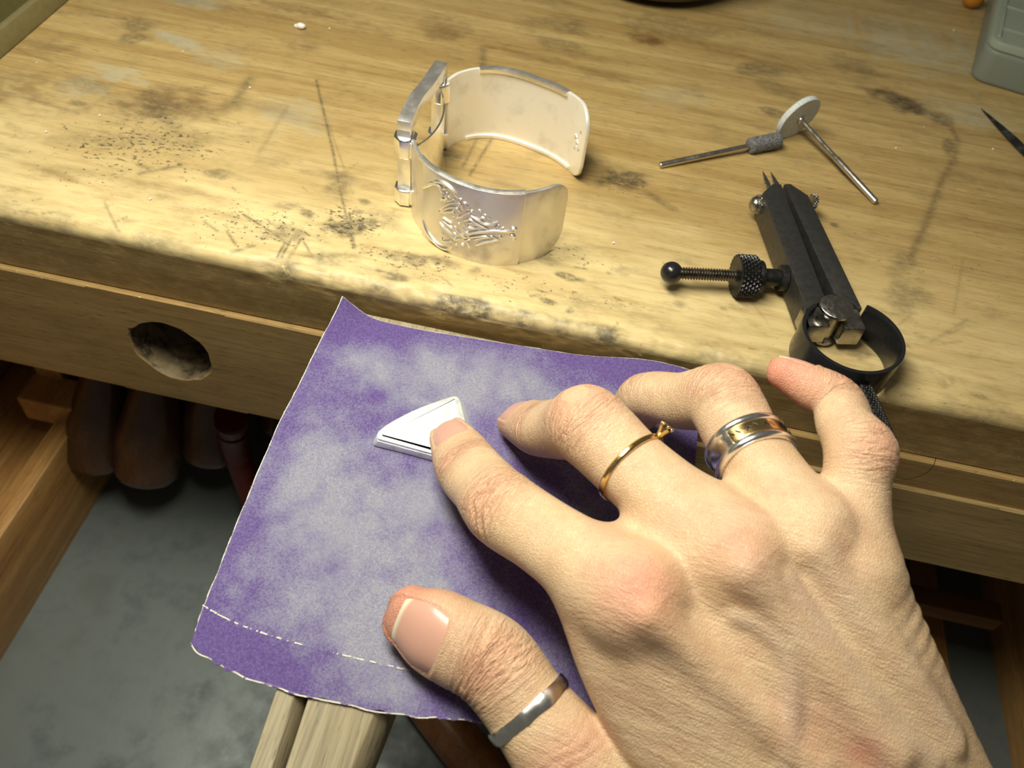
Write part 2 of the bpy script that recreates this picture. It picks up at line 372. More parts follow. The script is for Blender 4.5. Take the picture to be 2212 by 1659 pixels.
for a in [(310, 315, 4.6, 2.6, .1, 81, .6, .8, 1.0), (560, 480, 3.6, 1.7, .1, 82, .6, .8, .9), (900, 570, 3.5, .9, 0, 83, .6, .8, .95), (1150, 620, 5, .7, 0, 84, .7, .8, .75), (760, 480, 1.8, 1.2, 0, 85, .5, .8, 1.1), (1340, 400, 2, 1, 0, 86, .6, .8, .7), (2000, 560, 3, 2, 0, 87, .7, .8, .55), (1250, 560, 2.4, .8, 0, 88, .6, .8, .8), (180, 380, 3.2, 1.0, 0, 89, .7, .8, .7)]:
    speck = np.maximum(speck, a[8]*blob(*a[:8]))
for P, wd, s_ in [([(683, 173), (720, 330), (734, 408), (763, 531)], .05, .75), ([(700, 240), (763, 420)], .035, .35), ([(525, 463), (585, 500), (625, 530)], .05, .8), ([(598, 556), (625, 510)], .06, .85), ([(606, 556), (634, 512)], .05, .8),
                  ([(625, 556), (652, 512)], .05, .75), ([(650, 512), (678, 560)], .045, .7), ([(500, 545), (548, 530)], .09, .6), ([(490, 500), (510, 530)], .05, .7), ([(440, 478), (470, 500)], .05, .6),
                  ([(225, 435), (255, 500)], .05, .5), ([(1030, 300), (1000, 360)], .07, .55), ([(1062, 300), (1015, 378)], .06, .7), ([(1043, 105), (1043, 150)], .18, .5), ([(540, 170), (500, 230)], .22, .5),
                  ([(2040, 250), (2068, 300), (2060, 345), (2030, 400), (2010, 460), (1965, 560)], .16, .5), ([(300, 375), (390, 358)], .10, .55), ([(330, 370), (300, 355)], .12, .5),
                  ([(1210, 260), (1190, 330)], .3, .2), ([(755, 460), (765, 535)], .06, .85), ([(560, 330), (620, 232)], .1, .25), ([(1600, 620), (1660, 700)], .05, .25), ([(2010, 740), (2090, 690)], .06, .35), ([(2080, 560), (2060, 680)], .05, .25), ([(0, 200), (60, 212), (170, 245)], .1, .4), ([(20, 100), (150, 150)], .05, .3), ([(130, 25), (270, 40)], .12, .4)]:
    grime_shade = np.maximum(grime_shade, s_*stroke(P, wd))
r_ = np.random.default_rng(21)
for k in range(70):                      # small random smudges and scratches, thickest along the working edge
    px = r_.uniform(0, 2212); py = 470+.192*px-abs(r_.normal(0, 130))-8
    if r_.random() < .5: grime_shade = np.maximum(grime_shade, r_.uniform(.25, .75)*blob(px, py, r_.uniform(.1, .5), r_.uniform(.06, .25), r_.uniform(-.4, .4), 200+k, .9, .6))
    else:
        a = r_.uniform(-1, 1); ln = r_.uniform(8, 45); grime_shade = np.maximum(grime_shade, r_.uniform(.25, .7)*stroke([(px, py), (px+ln*math.cos(a), py+ln*math.sin(a)*.7)], r_.uniform(.03, .06)))
for k in range(16):
    px = r_.uniform(0, 2212); py = r_.uniform(0, 420); brown = np.maximum(brown, r_.uniform(.2, .5)*blob(px, py, r_.uniform(1., 4.), r_.uniform(.15, .5), r_.uniform(-.15, .05), 300+k, .9, .8))
edgeband = np.exp(-((GY)**2+(GZ+.15)**2)/.35)
ed = np.clip(fbm(np.stack([GX*.9, (GY-GZ)*3], -1), 4, 91)-.42, 0, 1)*3.2
grime_shade = np.maximum(grime_shade, np.clip(edgeband*ed*(.5+.6*wear), 0, .85))
front = (GZ < -.5)*1.
brown = np.maximum(brown, np.clip(front*.62+.0, 0, 1)*.75)
edge = np.clip(edgeband*1.2+front*.8, 0, 1)
worn = sstep(9.5, 1.0, GY+2.2*(fbm(np.stack([GX*.25, GY*.5], -1), 3, 77)-.5)*2)*(GZ > -.45)*(.35+.65*fbm(np.stack([GX*.35, GY*1.2], -1), 4, 78))*1.25  # pale tone mask: strongest near the front edge, weaker to the right
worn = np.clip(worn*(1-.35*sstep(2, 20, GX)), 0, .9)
idx = np.arange(nx*npf).reshape(nx, npf)
fq = np.stack([idx[:-1, :-1], idx[1:, :-1], idx[1:, 1:], idx[:-1, 1:]], -1).reshape(-1, 4)
build('tabletop', (np.stack([GX, GY2, GZ2], -1).reshape(-1, 3), fq), M['bench'], bench, attrs=dict(grime_shade=grime_shade.ravel(), pale=pale.ravel(), brown=brown.ravel(), speck=speck.ravel(), edge=edge.ravel(), worn=worn.ravel()))
# ---- front apron with a drilled hole
hx, hz, hr = -12.75, -5.45, 1.62; AF = -.22; AB = 2.2; AT, ABm = -2.68, -8.42
nh = 72; m = Mesh(); v = []; th = np.linspace(0, 2*math.pi, nh, False)
x0, x1 = hx-2.6, hx+2.6
rj = hr*(1+.03*np.array([fbm(np.array([3*math.cos(a)+9, 3*math.sin(a)+9]), 3, 5)-.5 for a in th])*4)
rj = rj+.14*np.exp(-((th-2.62)/.07)**2)          # torn splinter at upper left
inner = [(hx+r*math.cos(a), AF, hz+r*math.sin(a)) for r, a in zip(rj, th)]
inner1 = [(hx+(r-.06)*math.cos(a), AF+.08, hz+(r-.06)*math.sin(a)) for r, a in zip(rj, th)]
rings_ = [[(hx+(hr-.02)*math.cos(a), yv_, hz+(hr-.02)*math.sin(a)) for a in th] for yv_ in np.linspace(AF+.25, AB-.15, 9)]
innerb = [(hx+hr*math.cos(a), AB, hz+hr*math.sin(a)) for a in th]
def sq(a, y):
    c, s_ = math.cos(a), math.sin(a); w_, hu, hd = 2.6, AT-hz, hz-ABm
    k = min(w_/abs(c) if abs(c) > 1e-6 else 9e9, (hu if s_ > 0 else hd)/abs(s_) if abs(s_) > 1e-6 else 9e9)
    return (hx+c*k, y, hz+s_*k)
# include the corners
outf = [sq(a, AF) for a in th]; outb = [sq(a, AB) for a in th]
for cxn, czn in ((x0, AT), (x1, AT), (x0, ABm), (x1, ABm)):
    k = int(np.argmin([abs(p[0]-cxn)+abs(p[2]-czn) for p in outf])); outf[k] = (cxn, AF, czn); outb[k] = (cxn, AB, czn)
v = inner+inner1+innerb+outf+outb+sum(rings_, [])
f = []
RG = [1]+list(range(5, 5+len(rings_)))+[2]
for k in range(nh):
    j = (k+1) % nh
    f += [(k, j, 3*nh+j, 3*nh+k), (k, nh+k, nh+j, j), (2*nh+k, 4*nh+k, 4*nh+j, 2*nh+j), (3*nh+k, 3*nh+j, 4*nh+j, 4*nh+k)]
for g0_, g1_ in zip(RG[:-1], RG[1:]):
    for k in range(nh):
        j = (k+1) % nh; f.append((g0_*nh+k, g1_*nh+k, g1_*nh+j, g0_*nh+j))
m.add(v, f); n_hole = len(m.v)
def plank_grid(x0, x1, y0, y1, z0, z1, m, nxp, nzp):
    v = []; f = []
    X_ = np.linspace(x0, x1, nxp); Zp = np.linspace(z1, z0, nzp)
    loop = [(y1, z1), (y0+.05, z1), (y0, z1-.06)]+[(y0, z) for z in Zp[1:-1]]+[(y0, z0+.06), (y0+.06, z0), (y1, z0)]
    n = len(loop)
    for x in X_: v += [(x, y, z) for y, z in loop]
    for i in range(nxp-1):
        for k in range(n): k2 = (k+1) % n; f.append((i*n+k, i*n+k2, (i+1)*n+k2, (i+1)*n+k))
    f.append(tuple(range(n))); f.append(tuple(range((nxp-1)*n, nxp*n))[::-1])
    m.add(v, f)
plank_grid(-48, x0, AF, AB, ABm, AT, m, 60, 14); plank_grid(x1, 48, AF, AB, ABm, AT, m, 90, 14)
V = np.array(m.v); rr = np.hypot(V[:, 0]-hx, V[:, 2]-hz)
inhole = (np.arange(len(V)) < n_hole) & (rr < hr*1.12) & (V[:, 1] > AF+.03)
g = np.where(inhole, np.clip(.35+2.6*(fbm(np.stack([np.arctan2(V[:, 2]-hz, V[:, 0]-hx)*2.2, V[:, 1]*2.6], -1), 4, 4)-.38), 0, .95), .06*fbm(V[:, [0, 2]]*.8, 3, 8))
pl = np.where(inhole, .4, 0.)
build('front_apron', m, M['apron'], bench, smooth=30, attrs=dict(grime_shade=g, pale=pl, brown=np.zeros(len(V)), speck=np.full(len(V), .25), edge=np.full(len(V), .9)))
m = Mesh(); plank_grid(5.5, 48, AF-.16, AF+.05, ABm-.03, -4.15, m, 60, 8)  # paler strip set slightly proud over the apron's lower right
build('pale_lower_strip', m, M['palewood'], bench, smooth=30)
# ---- inside the bench: back board, side panels, rack
build('back_board', box(-48, 48, 24, 25, -27, -2.7), M['darkwood'], bench, smooth=False)
build('side_panel', box(-33, -29, -9, 24, -27, -2.7), M['drawer'], bench, smooth=False, bevel=.1)
build('side_panel', box(31, 34, -6, 24, -27, -2.7), M['darkwood'], bench, smooth=False, bevel=.1)
build('support_block', box(-24.2, -21.2, 2.4, 4.2, -16.9, -15.2), M['drawer'], bench, smooth=False, bevel=.12)
build('support_post', box(-24.0, -22.6, 4.0, 5.6, -17.0, -8.5), M['drawer'], bench, smooth=False, bevel=.12)
build('tool_rack', box(-26, 8, 7.0, 8.2, -12.4, -11.0), M['darkwood'], bench, smooth=False, bevel=.08)
# ---- floor under everything
fl = build('floor', box(-70, 70, -45, 60, -75, -74), M['darkwood'], smooth=False); fl['kind'] = 'structure'

# ================================================================== catch drawer
dr = thing('catch_drawer', 'wooden catch drawer with grey metal floor pulled out under the bench', 'drawer', (3, 0, -23))
build('metal_floor', box(-21.4, 27.6, -24, 18, -22.25, -22.0), M['trayfloor'], dr, smooth=False)
build('drawer_side', box(-22.5, -21.4, -24, 18, -22.6, -16.4), M['drawer'], dr, bevel=.12)
build('drawer_side', box(27.6, 29.2, -24, 18, -22.6, -15.0), M['drawer'], dr, bevel=.12)
build('drawer_runner', box(-28.6, -22.9, -24, 18, -20.6, -19.2), M['drawer'], dr, bevel=.12)
build('cross_bar', box(12, 24.6, 2.2, 3.2, -16.7, -15.7), M['darkwood'], dr, bevel=.08)
build('drawer_back', box(-21.4, 27.6, 17, 18, -22, -15.4), M['darkwood'], dr, smooth=False)
build('divider_strip', box(23.6, 24.6, -4, 12, -22.0, -21.0), M['drawer'], dr, bevel=.06)
# handle lying in the drawer
a = onz(945, 1545, -20.88); b = onz(1120, 1760, -20.88); ax = nrm(b-a); L = np.linalg.norm(b-a)+4
a0 = a-ax*3
build('wooden_handle', lathe(a0, ax, [(0, .3), (.05, .7), (.5, .95), (3, 1.05), (L*.6, 1.1), (L-.5, .95), (L, .5)], 32), M['handlewood'], loc=a0)
tag(bpy.data.objects['wooden_handle'], 'round wooden tool handle lying in the drawer below the sandpaper', 'handle')

# ================================================================== tool handles hanging under the bench
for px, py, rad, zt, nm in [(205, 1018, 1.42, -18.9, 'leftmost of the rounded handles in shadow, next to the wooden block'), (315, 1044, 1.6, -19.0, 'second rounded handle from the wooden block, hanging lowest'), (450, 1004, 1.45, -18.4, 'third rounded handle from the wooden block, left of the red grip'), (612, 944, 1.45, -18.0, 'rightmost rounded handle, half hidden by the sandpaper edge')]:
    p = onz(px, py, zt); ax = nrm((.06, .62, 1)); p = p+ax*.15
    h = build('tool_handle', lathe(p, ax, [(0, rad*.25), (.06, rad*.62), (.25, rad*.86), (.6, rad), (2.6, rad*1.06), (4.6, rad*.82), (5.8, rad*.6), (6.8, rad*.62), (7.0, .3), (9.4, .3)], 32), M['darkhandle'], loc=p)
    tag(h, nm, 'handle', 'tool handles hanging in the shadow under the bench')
P = spline([onz(545, 1085, -18.8), onz(525, 1020, -17.2), onz(505, 950, -15), onz(500, 900, -12.6)], 20)
h = build('plier_grip', tube(P, np.linspace(.55, .8, 20), 14), M['red'], loc=P[0]); tag(h, 'dark red dipped grip hanging in shadow beside the rounded handles', 'tool')

# ================================================================== bench pin
pin = thing('bench_pin', 'pale sawn wooden bench pin with two prongs under the sandpaper', 'bench pin', (0, -6, -2))
zt, zb = -1.22, -2.7
def poly_at(pts, z): return [onz(*p, z) for p in pts]
def prong(top, bot_shift, name):
    tp = poly_at(top, zt); return tp
# body under the sheet, fixed to the apron
build('body', box(-5.0, 3.4, -8.0, AF, zb, -1.06), M['pin'], pin, bevel=.12)
def prong_mesh(tl, tr, bl, br, sl, sr):
    """top face corners by photo points, sl/sr how far the lower chamfer spreads to the left/right"""
    T = [onz(*tl, zt), onz(*tr, zt), onz(*br, zt), onz(*bl, zt)]
    T2 = [T[0]+(T[0]-T[3])*1.1, T[1]+(T[1]-T[2])*1.1]         # run back under the sheet
    up = [T2[0], T2[1], T[1], T[2], T[3], T[0]]
    k = [1, -1]; sp = [(-sl, 0), (sr, 0), (sr, 0), (sr, 0), (-sl, 0), (-sl, 0)]
    mid = [p+np.array([a*1., 0, -.45]) for p, (a, b_) in zip(up, sp)]; low = [p+np.array([0, 0, -1.3]) for p in mid]
    m = Mesh(); n = 6
    m.add(up+mid+low, [tuple(range(n)), tuple(range(2*n, 3*n))[::-1]]+[(k, n+k, n+(k+1) % n, (k+1) % n) for k in range(n)]+[(n+k, 2*n+k, 2*n+(k+1) % n, n+(k+1) % n) for k in range(n)])
    return m
build('prong', prong_mesh((597, 1490), (636, 1502), (512, 1740), (560, 1740), .05, .22), M['pin'], pin, bevel=.05)
build('prong', prong_mesh((664, 1512), (806, 1545), (590, 1740), (726, 1740), .0, .3), M['pin'], pin, bevel=.05)
pb = thing('black_clip', 'small black clip poking out beside the little finger', 'clip', onz(1772, 1042, -2.2))
build('clip_body', hexa([onz(1756, 1046, -2.4), onz(1820, 1075, -2.4), onz(1820, 1040, -2.4), onz(1762, 1034, -2.4)], [onz(1756, 1046, -1.6), onz(1820, 1075, -1.6), onz(1820, 1040, -1.6), onz(1762, 1034, -1.6)]), M['black'], pb, bevel=.05)
build('clip_jaw', hexa([onz(1742, 1068, -3.0), onz(1830, 1110, -3.0), onz(1830, 1080, -3.0), onz(1756, 1052, -3.0)], [onz(1742, 1068, -2.5), onz(1830, 1110, -2.5), onz(1830, 1080, -2.5), onz(1756, 1052, -2.5)]), M['rim'], pb, bevel=.05)

# ================================================================== sandpaper
zs = -1.0
def edge3(pts, n): return spline(pts, n)
TP = [ony(740, 640, -.42), ony(800, 684, -.5), ony(870, 704, -.55), ony(1000, 727, -.6), ony(1130, 747, -.6), ony(1250, 766, -.55), ony(1410, 779, -.5)]
TP.append(TP[-1]+np.array([1.7, -.05, -.05]))
LP = [TP[0], onz(690, 742, -.85), onz(640, 842, -.98), onz(600, 921, zs), onz(530, 1085, zs), onz(480, 1210, zs), onz(441, 1308, -1.02), onz(412, 1390, -1.12)]
BP = [LP[-1]]+[onz(*q, -1.12) for q in ((470, 1436), (560, 1473), (690, 1510), (830, 1538), (940, 1552), (1032, 1562))]
BP.append(BP[-1]+np.array([4.4, -.25, 0]))
RP = [TP[-1], TP[-1]+np.array([.0, -4, -.12]), BP[-1]+np.array([.15, 4, 0]), BP[-1]]
nu, nv = 150, 150
Tc, Lc, Bc, Rcv = edge3(TP, nu), edge3(LP, nv), edge3(BP, nu), edge3(RP, nv)
U = np.linspace(0, 1, nu)[:, None, None]; Vv = np.linspace(0, 1, nv)[None, :, None]
G = (1-Vv)*Tc[:, None]+Vv*Bc[:, None]+(1-U)*Lc[None]+U*Rcv[None]-((1-U)*(1-Vv)*Tc[0]+U*(1-Vv)*Tc[-1]+(1-U)*Vv*Bc[0]+U*Vv*Bc[-1])
CR = spline([onz(438, 1308, zs), onz(500, 1342, zs), onz(600, 1378, zs), onz(740, 1415, zs), onz(940, 1460, zs), onz(1150, 1500, zs)], 60)
ycr = np.interp(G[..., 0], CR[:, 0], CR[:, 1])
dcr = G[..., 1]-ycr                       # >0 on the flat side of the crease
G[..., 2] = np.where(dcr > 0, G[..., 2]*.25+(-1.0)*.75, -1.0-.11*np.clip(-dcr, 0, 2))
lift = np.exp(-((G[..., 0]-Tc[0][0])/1.4)**2-((G[..., 1])/1.3)**2)
G[..., 2] = np.maximum(G[..., 2], -1.0+0*lift)*(dcr > 0)+G[..., 2]*(dcr <= 0)
topw = (1-Vv[..., 0])**10; G[..., 2] = G[..., 2]*(1-topw)+Tc[:, None, 2]*topw
G[..., 2] += .03*(fbm(G[..., :2]*.35, 2, 12)-.5)*(dcr > .3)
G[0, 1:-1, :2] += (fbm(np.stack([np.arange(nv-2)*.35, np.zeros(nv-2)], -1), 3, 6)-.5)[:, None]*.05
G[1:-1, -1, :2] += (fbm(np.stack([np.arange(nu-2)*.35, np.ones(nu-2)], -1), 3, 6)-.5)[:, None]*.14
x, y = G[..., 0], G[..., 1]
dust = .40+.8*(fbm(np.stack([x*.42+3, y*.42+1], -1), 3, 21)-.42)+.95*(fbm(np.stack([x*1.7, y*1.7], -1), 4, 22)-.5)
def sp(px, py, r, s_):
    c = onz(px, py, zs); return s_*np.exp(-(((x-c[0])**2+(y-c[1])**2)/(r*r)))
for a in [(830, 800, 1.3, .35), (950, 800, 1.3, .3), (700, 1000, 1.4, .4), (690, 1120, 1.5, .35), (620, 1060, 1., .2), (800, 1290, 2.2, .35), (850, 1440, 1.4, .35), (1000, 900, 1.3, .2), (1080, 800, 1.6, .25), (900, 1150, 2., .2), (560, 1330, 1.5, .1), (760, 700, 1.0, -.5), (740, 660, .8, -.5), (860, 730, .9, -.25), (1300, 800, 1.4, -.55), (1400, 790, 1.3, -.4), (800, 870, .9, -.35), (470, 1400, 1.6, -.6), (600, 1450, 1.2, -.45), (700, 870, .8, -.2), (1100, 1250, 1.6, -.3), (560, 1180, 1.2, -.2), (800, 1040, .9, -.2), (980, 1540, 1.6, -.25)]:
    dust += sp(*a)
dust -= .5*np.exp(-(y-Tc[0][1]+.1)**2/.5)*.6+.25*np.exp(-((x-Lc[0][0])**2)/.12)
dust = np.clip(dust-(dcr < 0)*.22, 0, 1)
crk = np.exp(-(dcr/.035)**2)*(fbm(np.stack([x*3.2, y*0], -1), 3, 31) > .52)*(x < CR[-1][0])
crk2 = np.exp(-((dcr-.12)/.2)**2)*.0
e_ = np.minimum(x-np.interp(y, Lc[::-1, 1], Lc[::-1, 0]), 9)
n = nu*nv; th_ = .022
Vt = G.reshape(-1, 3); Vb = Vt-np.array([0, 0, th_]); idx = np.arange(n).reshape(nu, nv)
fq = np.stack([idx[:-1, :-1], idx[1:, :-1], idx[1:, 1:], idx[:-1, 1:]], -1).reshape(-1, 4)
ring = np.concatenate([idx[:, 0], idx[-1, 1:], idx[-2::-1, -1], idx[0, -2:0:-1]])
fs = np.stack([ring, np.roll(ring, -1), np.roll(ring, -1)+n, ring+n], -1)
t = NT('purple_sandpaper')
gr = t.noise(t.co((46, 46, 46)), 1, 3, .7); gr2 = t.noise(t.co((14, 14, 14)), 1, 4, .7)
du = t.attr('dust').outputs['Fac']
df = t.math('ADD', du, t.math('MULTIPLY', t.math('SUBTRACT', gr, .5), 2.2)); df = t.math('ADD', df, t.math('MULTIPLY', t.math('SUBTRACT', gr2, .5), 1.0))
c = t.mix(t.ramp(gr2, .3, .7), srgb(82, 62, 120), srgb(104, 84, 142))
c = t.mix(t.ramp(df, -.05, 1.15, 0, .9), c, srgb(140, 141, 156)); c = t.mix(t.ramp(df, .85, 1.7, 0, .7), c, srgb(186, 188, 168)); c = t.mix(t.ramp(gr, .62, .8, 0, .45), c, srgb(205, 202, 210)); pass
M['sandpaper'] = t.out(c, .8, 0., t.bump(gr, .7, .02), Specular_IOR_Level=.3)
paper = thing('sandpaper', 'torn square of purple sandpaper with pale grinding dust under the hand', 'sandpaper', (0, -6, -1.1))
build('sheet', (np.concatenate([Vt, Vb]), np.concatenate([fq, fq[:, ::-1]+n, fs])), M['sandpaper'], paper, smooth=60, attrs=dict(dust=np.concatenate([dust.ravel(), dust.ravel()*0])))
def torn(path, outward, amp, seed):
    m = Mesh(); r_ = np.random.default_rng(seed); P = spline(path, 420); k = len(P); v = []; f = []
    wv = amp*(.35+1.3*fbm(np.stack([np.arange(k)*.11, np.zeros(k)], -1), 4, seed))
    for i in range(k):
        o = outward(P[i]); w_ = wv[i]*(1 if r_.random() > .1 else 1.5)
        v += [P[i]-o*.012+np.array([0, 0, .004]), P[i]+o*w_+np.array([0, 0, -.008]), P[i]-o*.012-np.array([0, 0, .02])]
    for i in range(k-1):
        for q in range(3): q2 = (q+1) % 3; f.append((i*3+q, i*3+q2, (i+1)*3+q2, (i+1)*3+q))
    return m.add(v, f)
build('torn_edge', torn(np.array(G[0, ::6]), lambda p: np.array([-1., -.1, 0]), .017, 3), M['fiber'], paper, label='white torn paper fibres along the left edge')
build('torn_edge', torn(np.array(G[::6, -1]), lambda p: np.array([-.1, -1., 0]), .02, 4), M['fiber'], paper, label='white torn paper fibres along the near edge')
m = Mesh(); r_ = np.random.default_rng(5); CRf = spline(CR[::4], 500)
for i in range(0, 480):
    if fbm(np.array([i*.13, .5]), 4, 8) < .54-.1*math.exp(-((i-70)/60)**2): continue
    a, b = CRf[i], CRf[i+1]; w_ = .006+.02*r_.random(); zz = np.array([0, 0, .016]); y_ = np.array([.2, 1., 0])*w_; jit = np.array([0, .02*(fbm(np.array([i*.2, 3.]), 2, 4)-.5), 0])
    m.add([a-y_+zz+jit, b-y_+zz+jit, b+y_+zz+jit, a+y_+zz+jit, a-zz*.5, b-zz*.5], [(0, 1, 2, 3), (0, 4, 5, 1), (3, 2, 5, 4)])
build('crease_fibres', m, M['fiber'], paper, label='broken white crease line across the near end')
build('cut_edge', torn(np.array(G[::6, 0]), lambda p: np.array([0, 1., 0]), .012, 5), M['fiber'], paper)

# ================================================================== the hand: one continuous surface from a smooth distance field
class Tube:
    """swept limb: rows (x,y,z, lateral r, dorsal r, palmar r), dorsal vectors per row"""
    def __init__(s, rows, dors, cap0=None, cap1=None, p=2.2, step=.06):
        rows = np.asarray(rows, float); dors = np.broadcast_to(np.asarray(dors, float), (len(rows), 3))
        ln = np.linalg.norm(np.diff(rows[:, :3], axis=0), axis=1).sum(); n = max(8, int(ln/step))
        Q = spline(np.hstack([rows, dors]), n); s.c = Q[:, :3]; s.r = Q[:, 3:6]; s.n = n; s.p = p
        t = np.gradient(s.c, axis=0); s.t = t/np.linalg.norm(t, axis=1)[:, None]
        d = Q[:, 6:9]; d = d-(d*s.t).sum(1)[:, None]*s.t; s.d = d/np.linalg.norm(d, axis=1)[:, None]; s.l = np.cross(s.d, s.t)
        s.s = np.concatenate([[0], np.cumsum(np.linalg.norm(np.diff(s.c, axis=0), axis=1))])
        s.cap0 = cap0 or s.r[0].min(); s.cap1 = cap1 or s.r[-1].min(); R_ = s.r.max()+.7
        s.lo = s.c.min(0)-R_; s.hi = s.c.max(0)+R_
    def ev(s, P, full=False):
        P = np.asarray(P, np.float32); c = s.c.astype(np.float32); best = np.zeros(len(P), int)
        c2 = (c*c).sum(1)
        for a in range(0, len(P), 200000):
            q = P[a:a+200000]; best[a:a+200000] = np.argmin(c2[None]-2*q@c.T, 1)
        w_ = P-s.c[best]; ax = (w_*s.t[best]).sum(1); u = (w_*s.l[best]).sum(1); v = (w_*s.d[best]).sum(1)
        fr = np.clip(ax/ .06, -.5, .5); nb = np.clip(best+np.sign(fr).astype(int), 0, s.n-1); af = np.abs(fr)[:, None]
        r = s.r[best]*(1-af)+s.r[nb]*af
        a_ = np.where((best == 0) & (ax < 0), ax/s.cap0, np.where((best == s.n-1) & (ax > 0), ax/s.cap1, 0.))
        al = np.where(a_ != 0, ax, 0.)
        rv = np.where(v > 0, r[:, 1], r[:, 2]); p = s.p
        rr = (np.abs(u/r[:, 0])**p+np.abs(v/rv)**p+np.abs(a_)**p)**(1/p); Ln = np.sqrt(u*u+v*v+al*al)
        d = np.where(rr > .02, Ln*(1-1/np.maximum(rr, .02)), -r.min(1))
        if full: return d, s.s[best]+np.clip(ax, -.03, .03)+np.where(a_ != 0, ax, 0), u/r[:, 0], v/rv, best
        return d
    def at(s, sv, ang, off=0.):
        """surface point at arc length sv; ang 0 = dorsal, + towards the l side"""
        i = np.searchsorted(s.s, sv); i = min(max(i, 1), s.n-1); k = (sv-s.s[i-1])/(s.s[i]-s.s[i-1])
        mx = lambda A: A[i-1]*(1-k)+A[i]*k
        c, r, l, d, tt = mx(s.c), mx(s.r), mx(s.l), mx(s.d), mx(s.t); cu, cv = math.sin(ang), math.cos(ang); rv = r[1] if cv > 0 else r[2]
        k_ = (abs(cu)**s.p+abs(cv)**s.p)**(-1/s.p)
        return c+l*cu*k_*(r[0]+off)+d*cv*k_*(rv+off), c, l, d, tt, r
def smin(a, b, k):
    h = np.clip(.5+.5*(b-a)/k, 0, 1); return b*(1-h)+a*h-k*h*(1-h)
J = {}                                     # joints
def jt(name, px, py, t): J[name] = atd(px, py, t); return J[name]
jt('i0', 974, 946, 24.55); jt('i1', 1011, 1012, 23.25); jt('i2', 1086, 1098, 21.35); jt('i3', 1368, 1290, 18.9)
jt('m0', 1122, 908, 25.55); jt('m1', 1172, 924, 24.15); jt('m2', 1268, 922, 21.9); jt('m3', 1580, 1200, 19.3)
jt('r0', 1350, 905, 26.0); jt('r1', 1400, 858, 24.6); jt('r2', 1556, 872, 22.5); jt('r3', 1742, 1150, 19.6)
jt('p0', 1706, 808, 22.0); jt('p1', 1806, 862, 21.6); jt('p2', 1852, 978, 20.4); jt('p3', 1848, 1240, 19.6)
jt('t0', 892, 1338, 21.0); jt('t1', 1062, 1430, 20.4); jt('t2', 1214, 1622, 19.9); jt('t3', 1480, 1880, 19.6)
def dirv(a, b): return nrm(J[b]-J[a])
def lerp(a, b, k): return J[a]*(1-k)+J[b]*k
def bent(n):          # dorsal vector from the bending plane of a flexed finger
    hinge = nrm(np.cross(J[n+'2']-J[n+'3'], J[n+'0']-J[n+'2'])); out = J[n+'2']-(J[n+'3']+J[n+'0'])/2
    ds = []
    for a, b in ((3, 2), (2, 1), (1, 0)):
        t_ = dirv(n+str(a), n+str(b)); d = nrm(np.cross(hinge, t_)); ds.append(d if d@out > 0 else -d)
    return ds
def finger(n, R_, dor, tipext=.12, ln=None):
    """R_: radii rows for [base, prox1/3, prox2/3, PIP, mid, DIP, distal mid, tip]"""
    A = [J[n+'3'], lerp(n+'3', n+'2', .35), lerp(n+'3', n+'2', .68), J[n+'2'], lerp(n+'2', n+'1', .5), J[n+'1'], lerp(n+'1', n+'0', .5), J[n+'0']+dirv(n+'1', n+'0')*tipext]
    D = [dor[0], dor[0], dor[0], nrm(dor[0]+dor[1]), dor[1], nrm(dor[1]+dor[2]), dor[2], dor[2]]
    return Tube([np.concatenate([a, r]) for a, r in zip(A, R_)], D, cap1=R_[-1][1]*1.15)
upv = np.array([-.08, -.42, .9])
TB = {}
TB['index'] = finger('i', [(1.12, .95, 1.05), (1.00, .86, 1.02), (.93, .82, .95), (.97, .88, .90), (.88, .74, .85), (.88, .72, .76), (.80, .60, .74), (.62, .44, .56)], [upv, nrm(upv+np.array([-.1, .1, 0])), nrm(upv+np.array([-.15, .15, 0]))], .1)
db = bent('m')
TB['middle'] = finger('m', [(1.15, .98, 1.05), (1.02, .88, 1.02), (.95, .84, .95), (1.02, .96, .86), (.90, .78, .82), (.86, .72, .74), (.78, .63, .72), (.66, .5, .58)], db, .06)
db = bent('r')
TB['ring'] = finger('r', [(1.12, .95, 1.0), (1.0, .86, 1.0), (.95, .84, .93), (1.0, .95, .84), (.88, .76, .80), (.84, .70, .72), (.76, .6, .7), (.62, .48, .56)], db, .06)
db = bent('p')
TB['little'] = finger('p', [(.98, .86, .95), (.85, .76, .86), (.82, .74, .80), (.88, .80, .74), (.76, .66, .70), (.72, .62, .62), (.64, .55, .60), (.50, .40, .48)], db, .12)
td = np.array([.16, -.72, .62])
TB['thumb'] = Tube([np.concatenate([J['t3'], (1.5, 1.3, 1.5)]), np.concatenate([lerp('t3', 't2', .5), (1.35, 1.15, 1.4)]), np.concatenate([J['t2'], (1.18, 1.1, 1.15)]), np.concatenate([lerp('t2', 't1', .5), (1.02, .96, 1.05)]), np.concatenate([J['t1'], (1.08, .98, 1.0)]),
                    np.concatenate([lerp('t1', 't0', .45), (1.06, .86, 1.0)]), np.concatenate([lerp('t1', 't0', .8), (1.0, .72, .95)]), np.concatenate([J['t0']+dirv('t1', 't0')*.12, (.78, .5, .75)])],
                   [upv, upv, nrm(upv+td), td, td, td, td, td], cap1=.62)
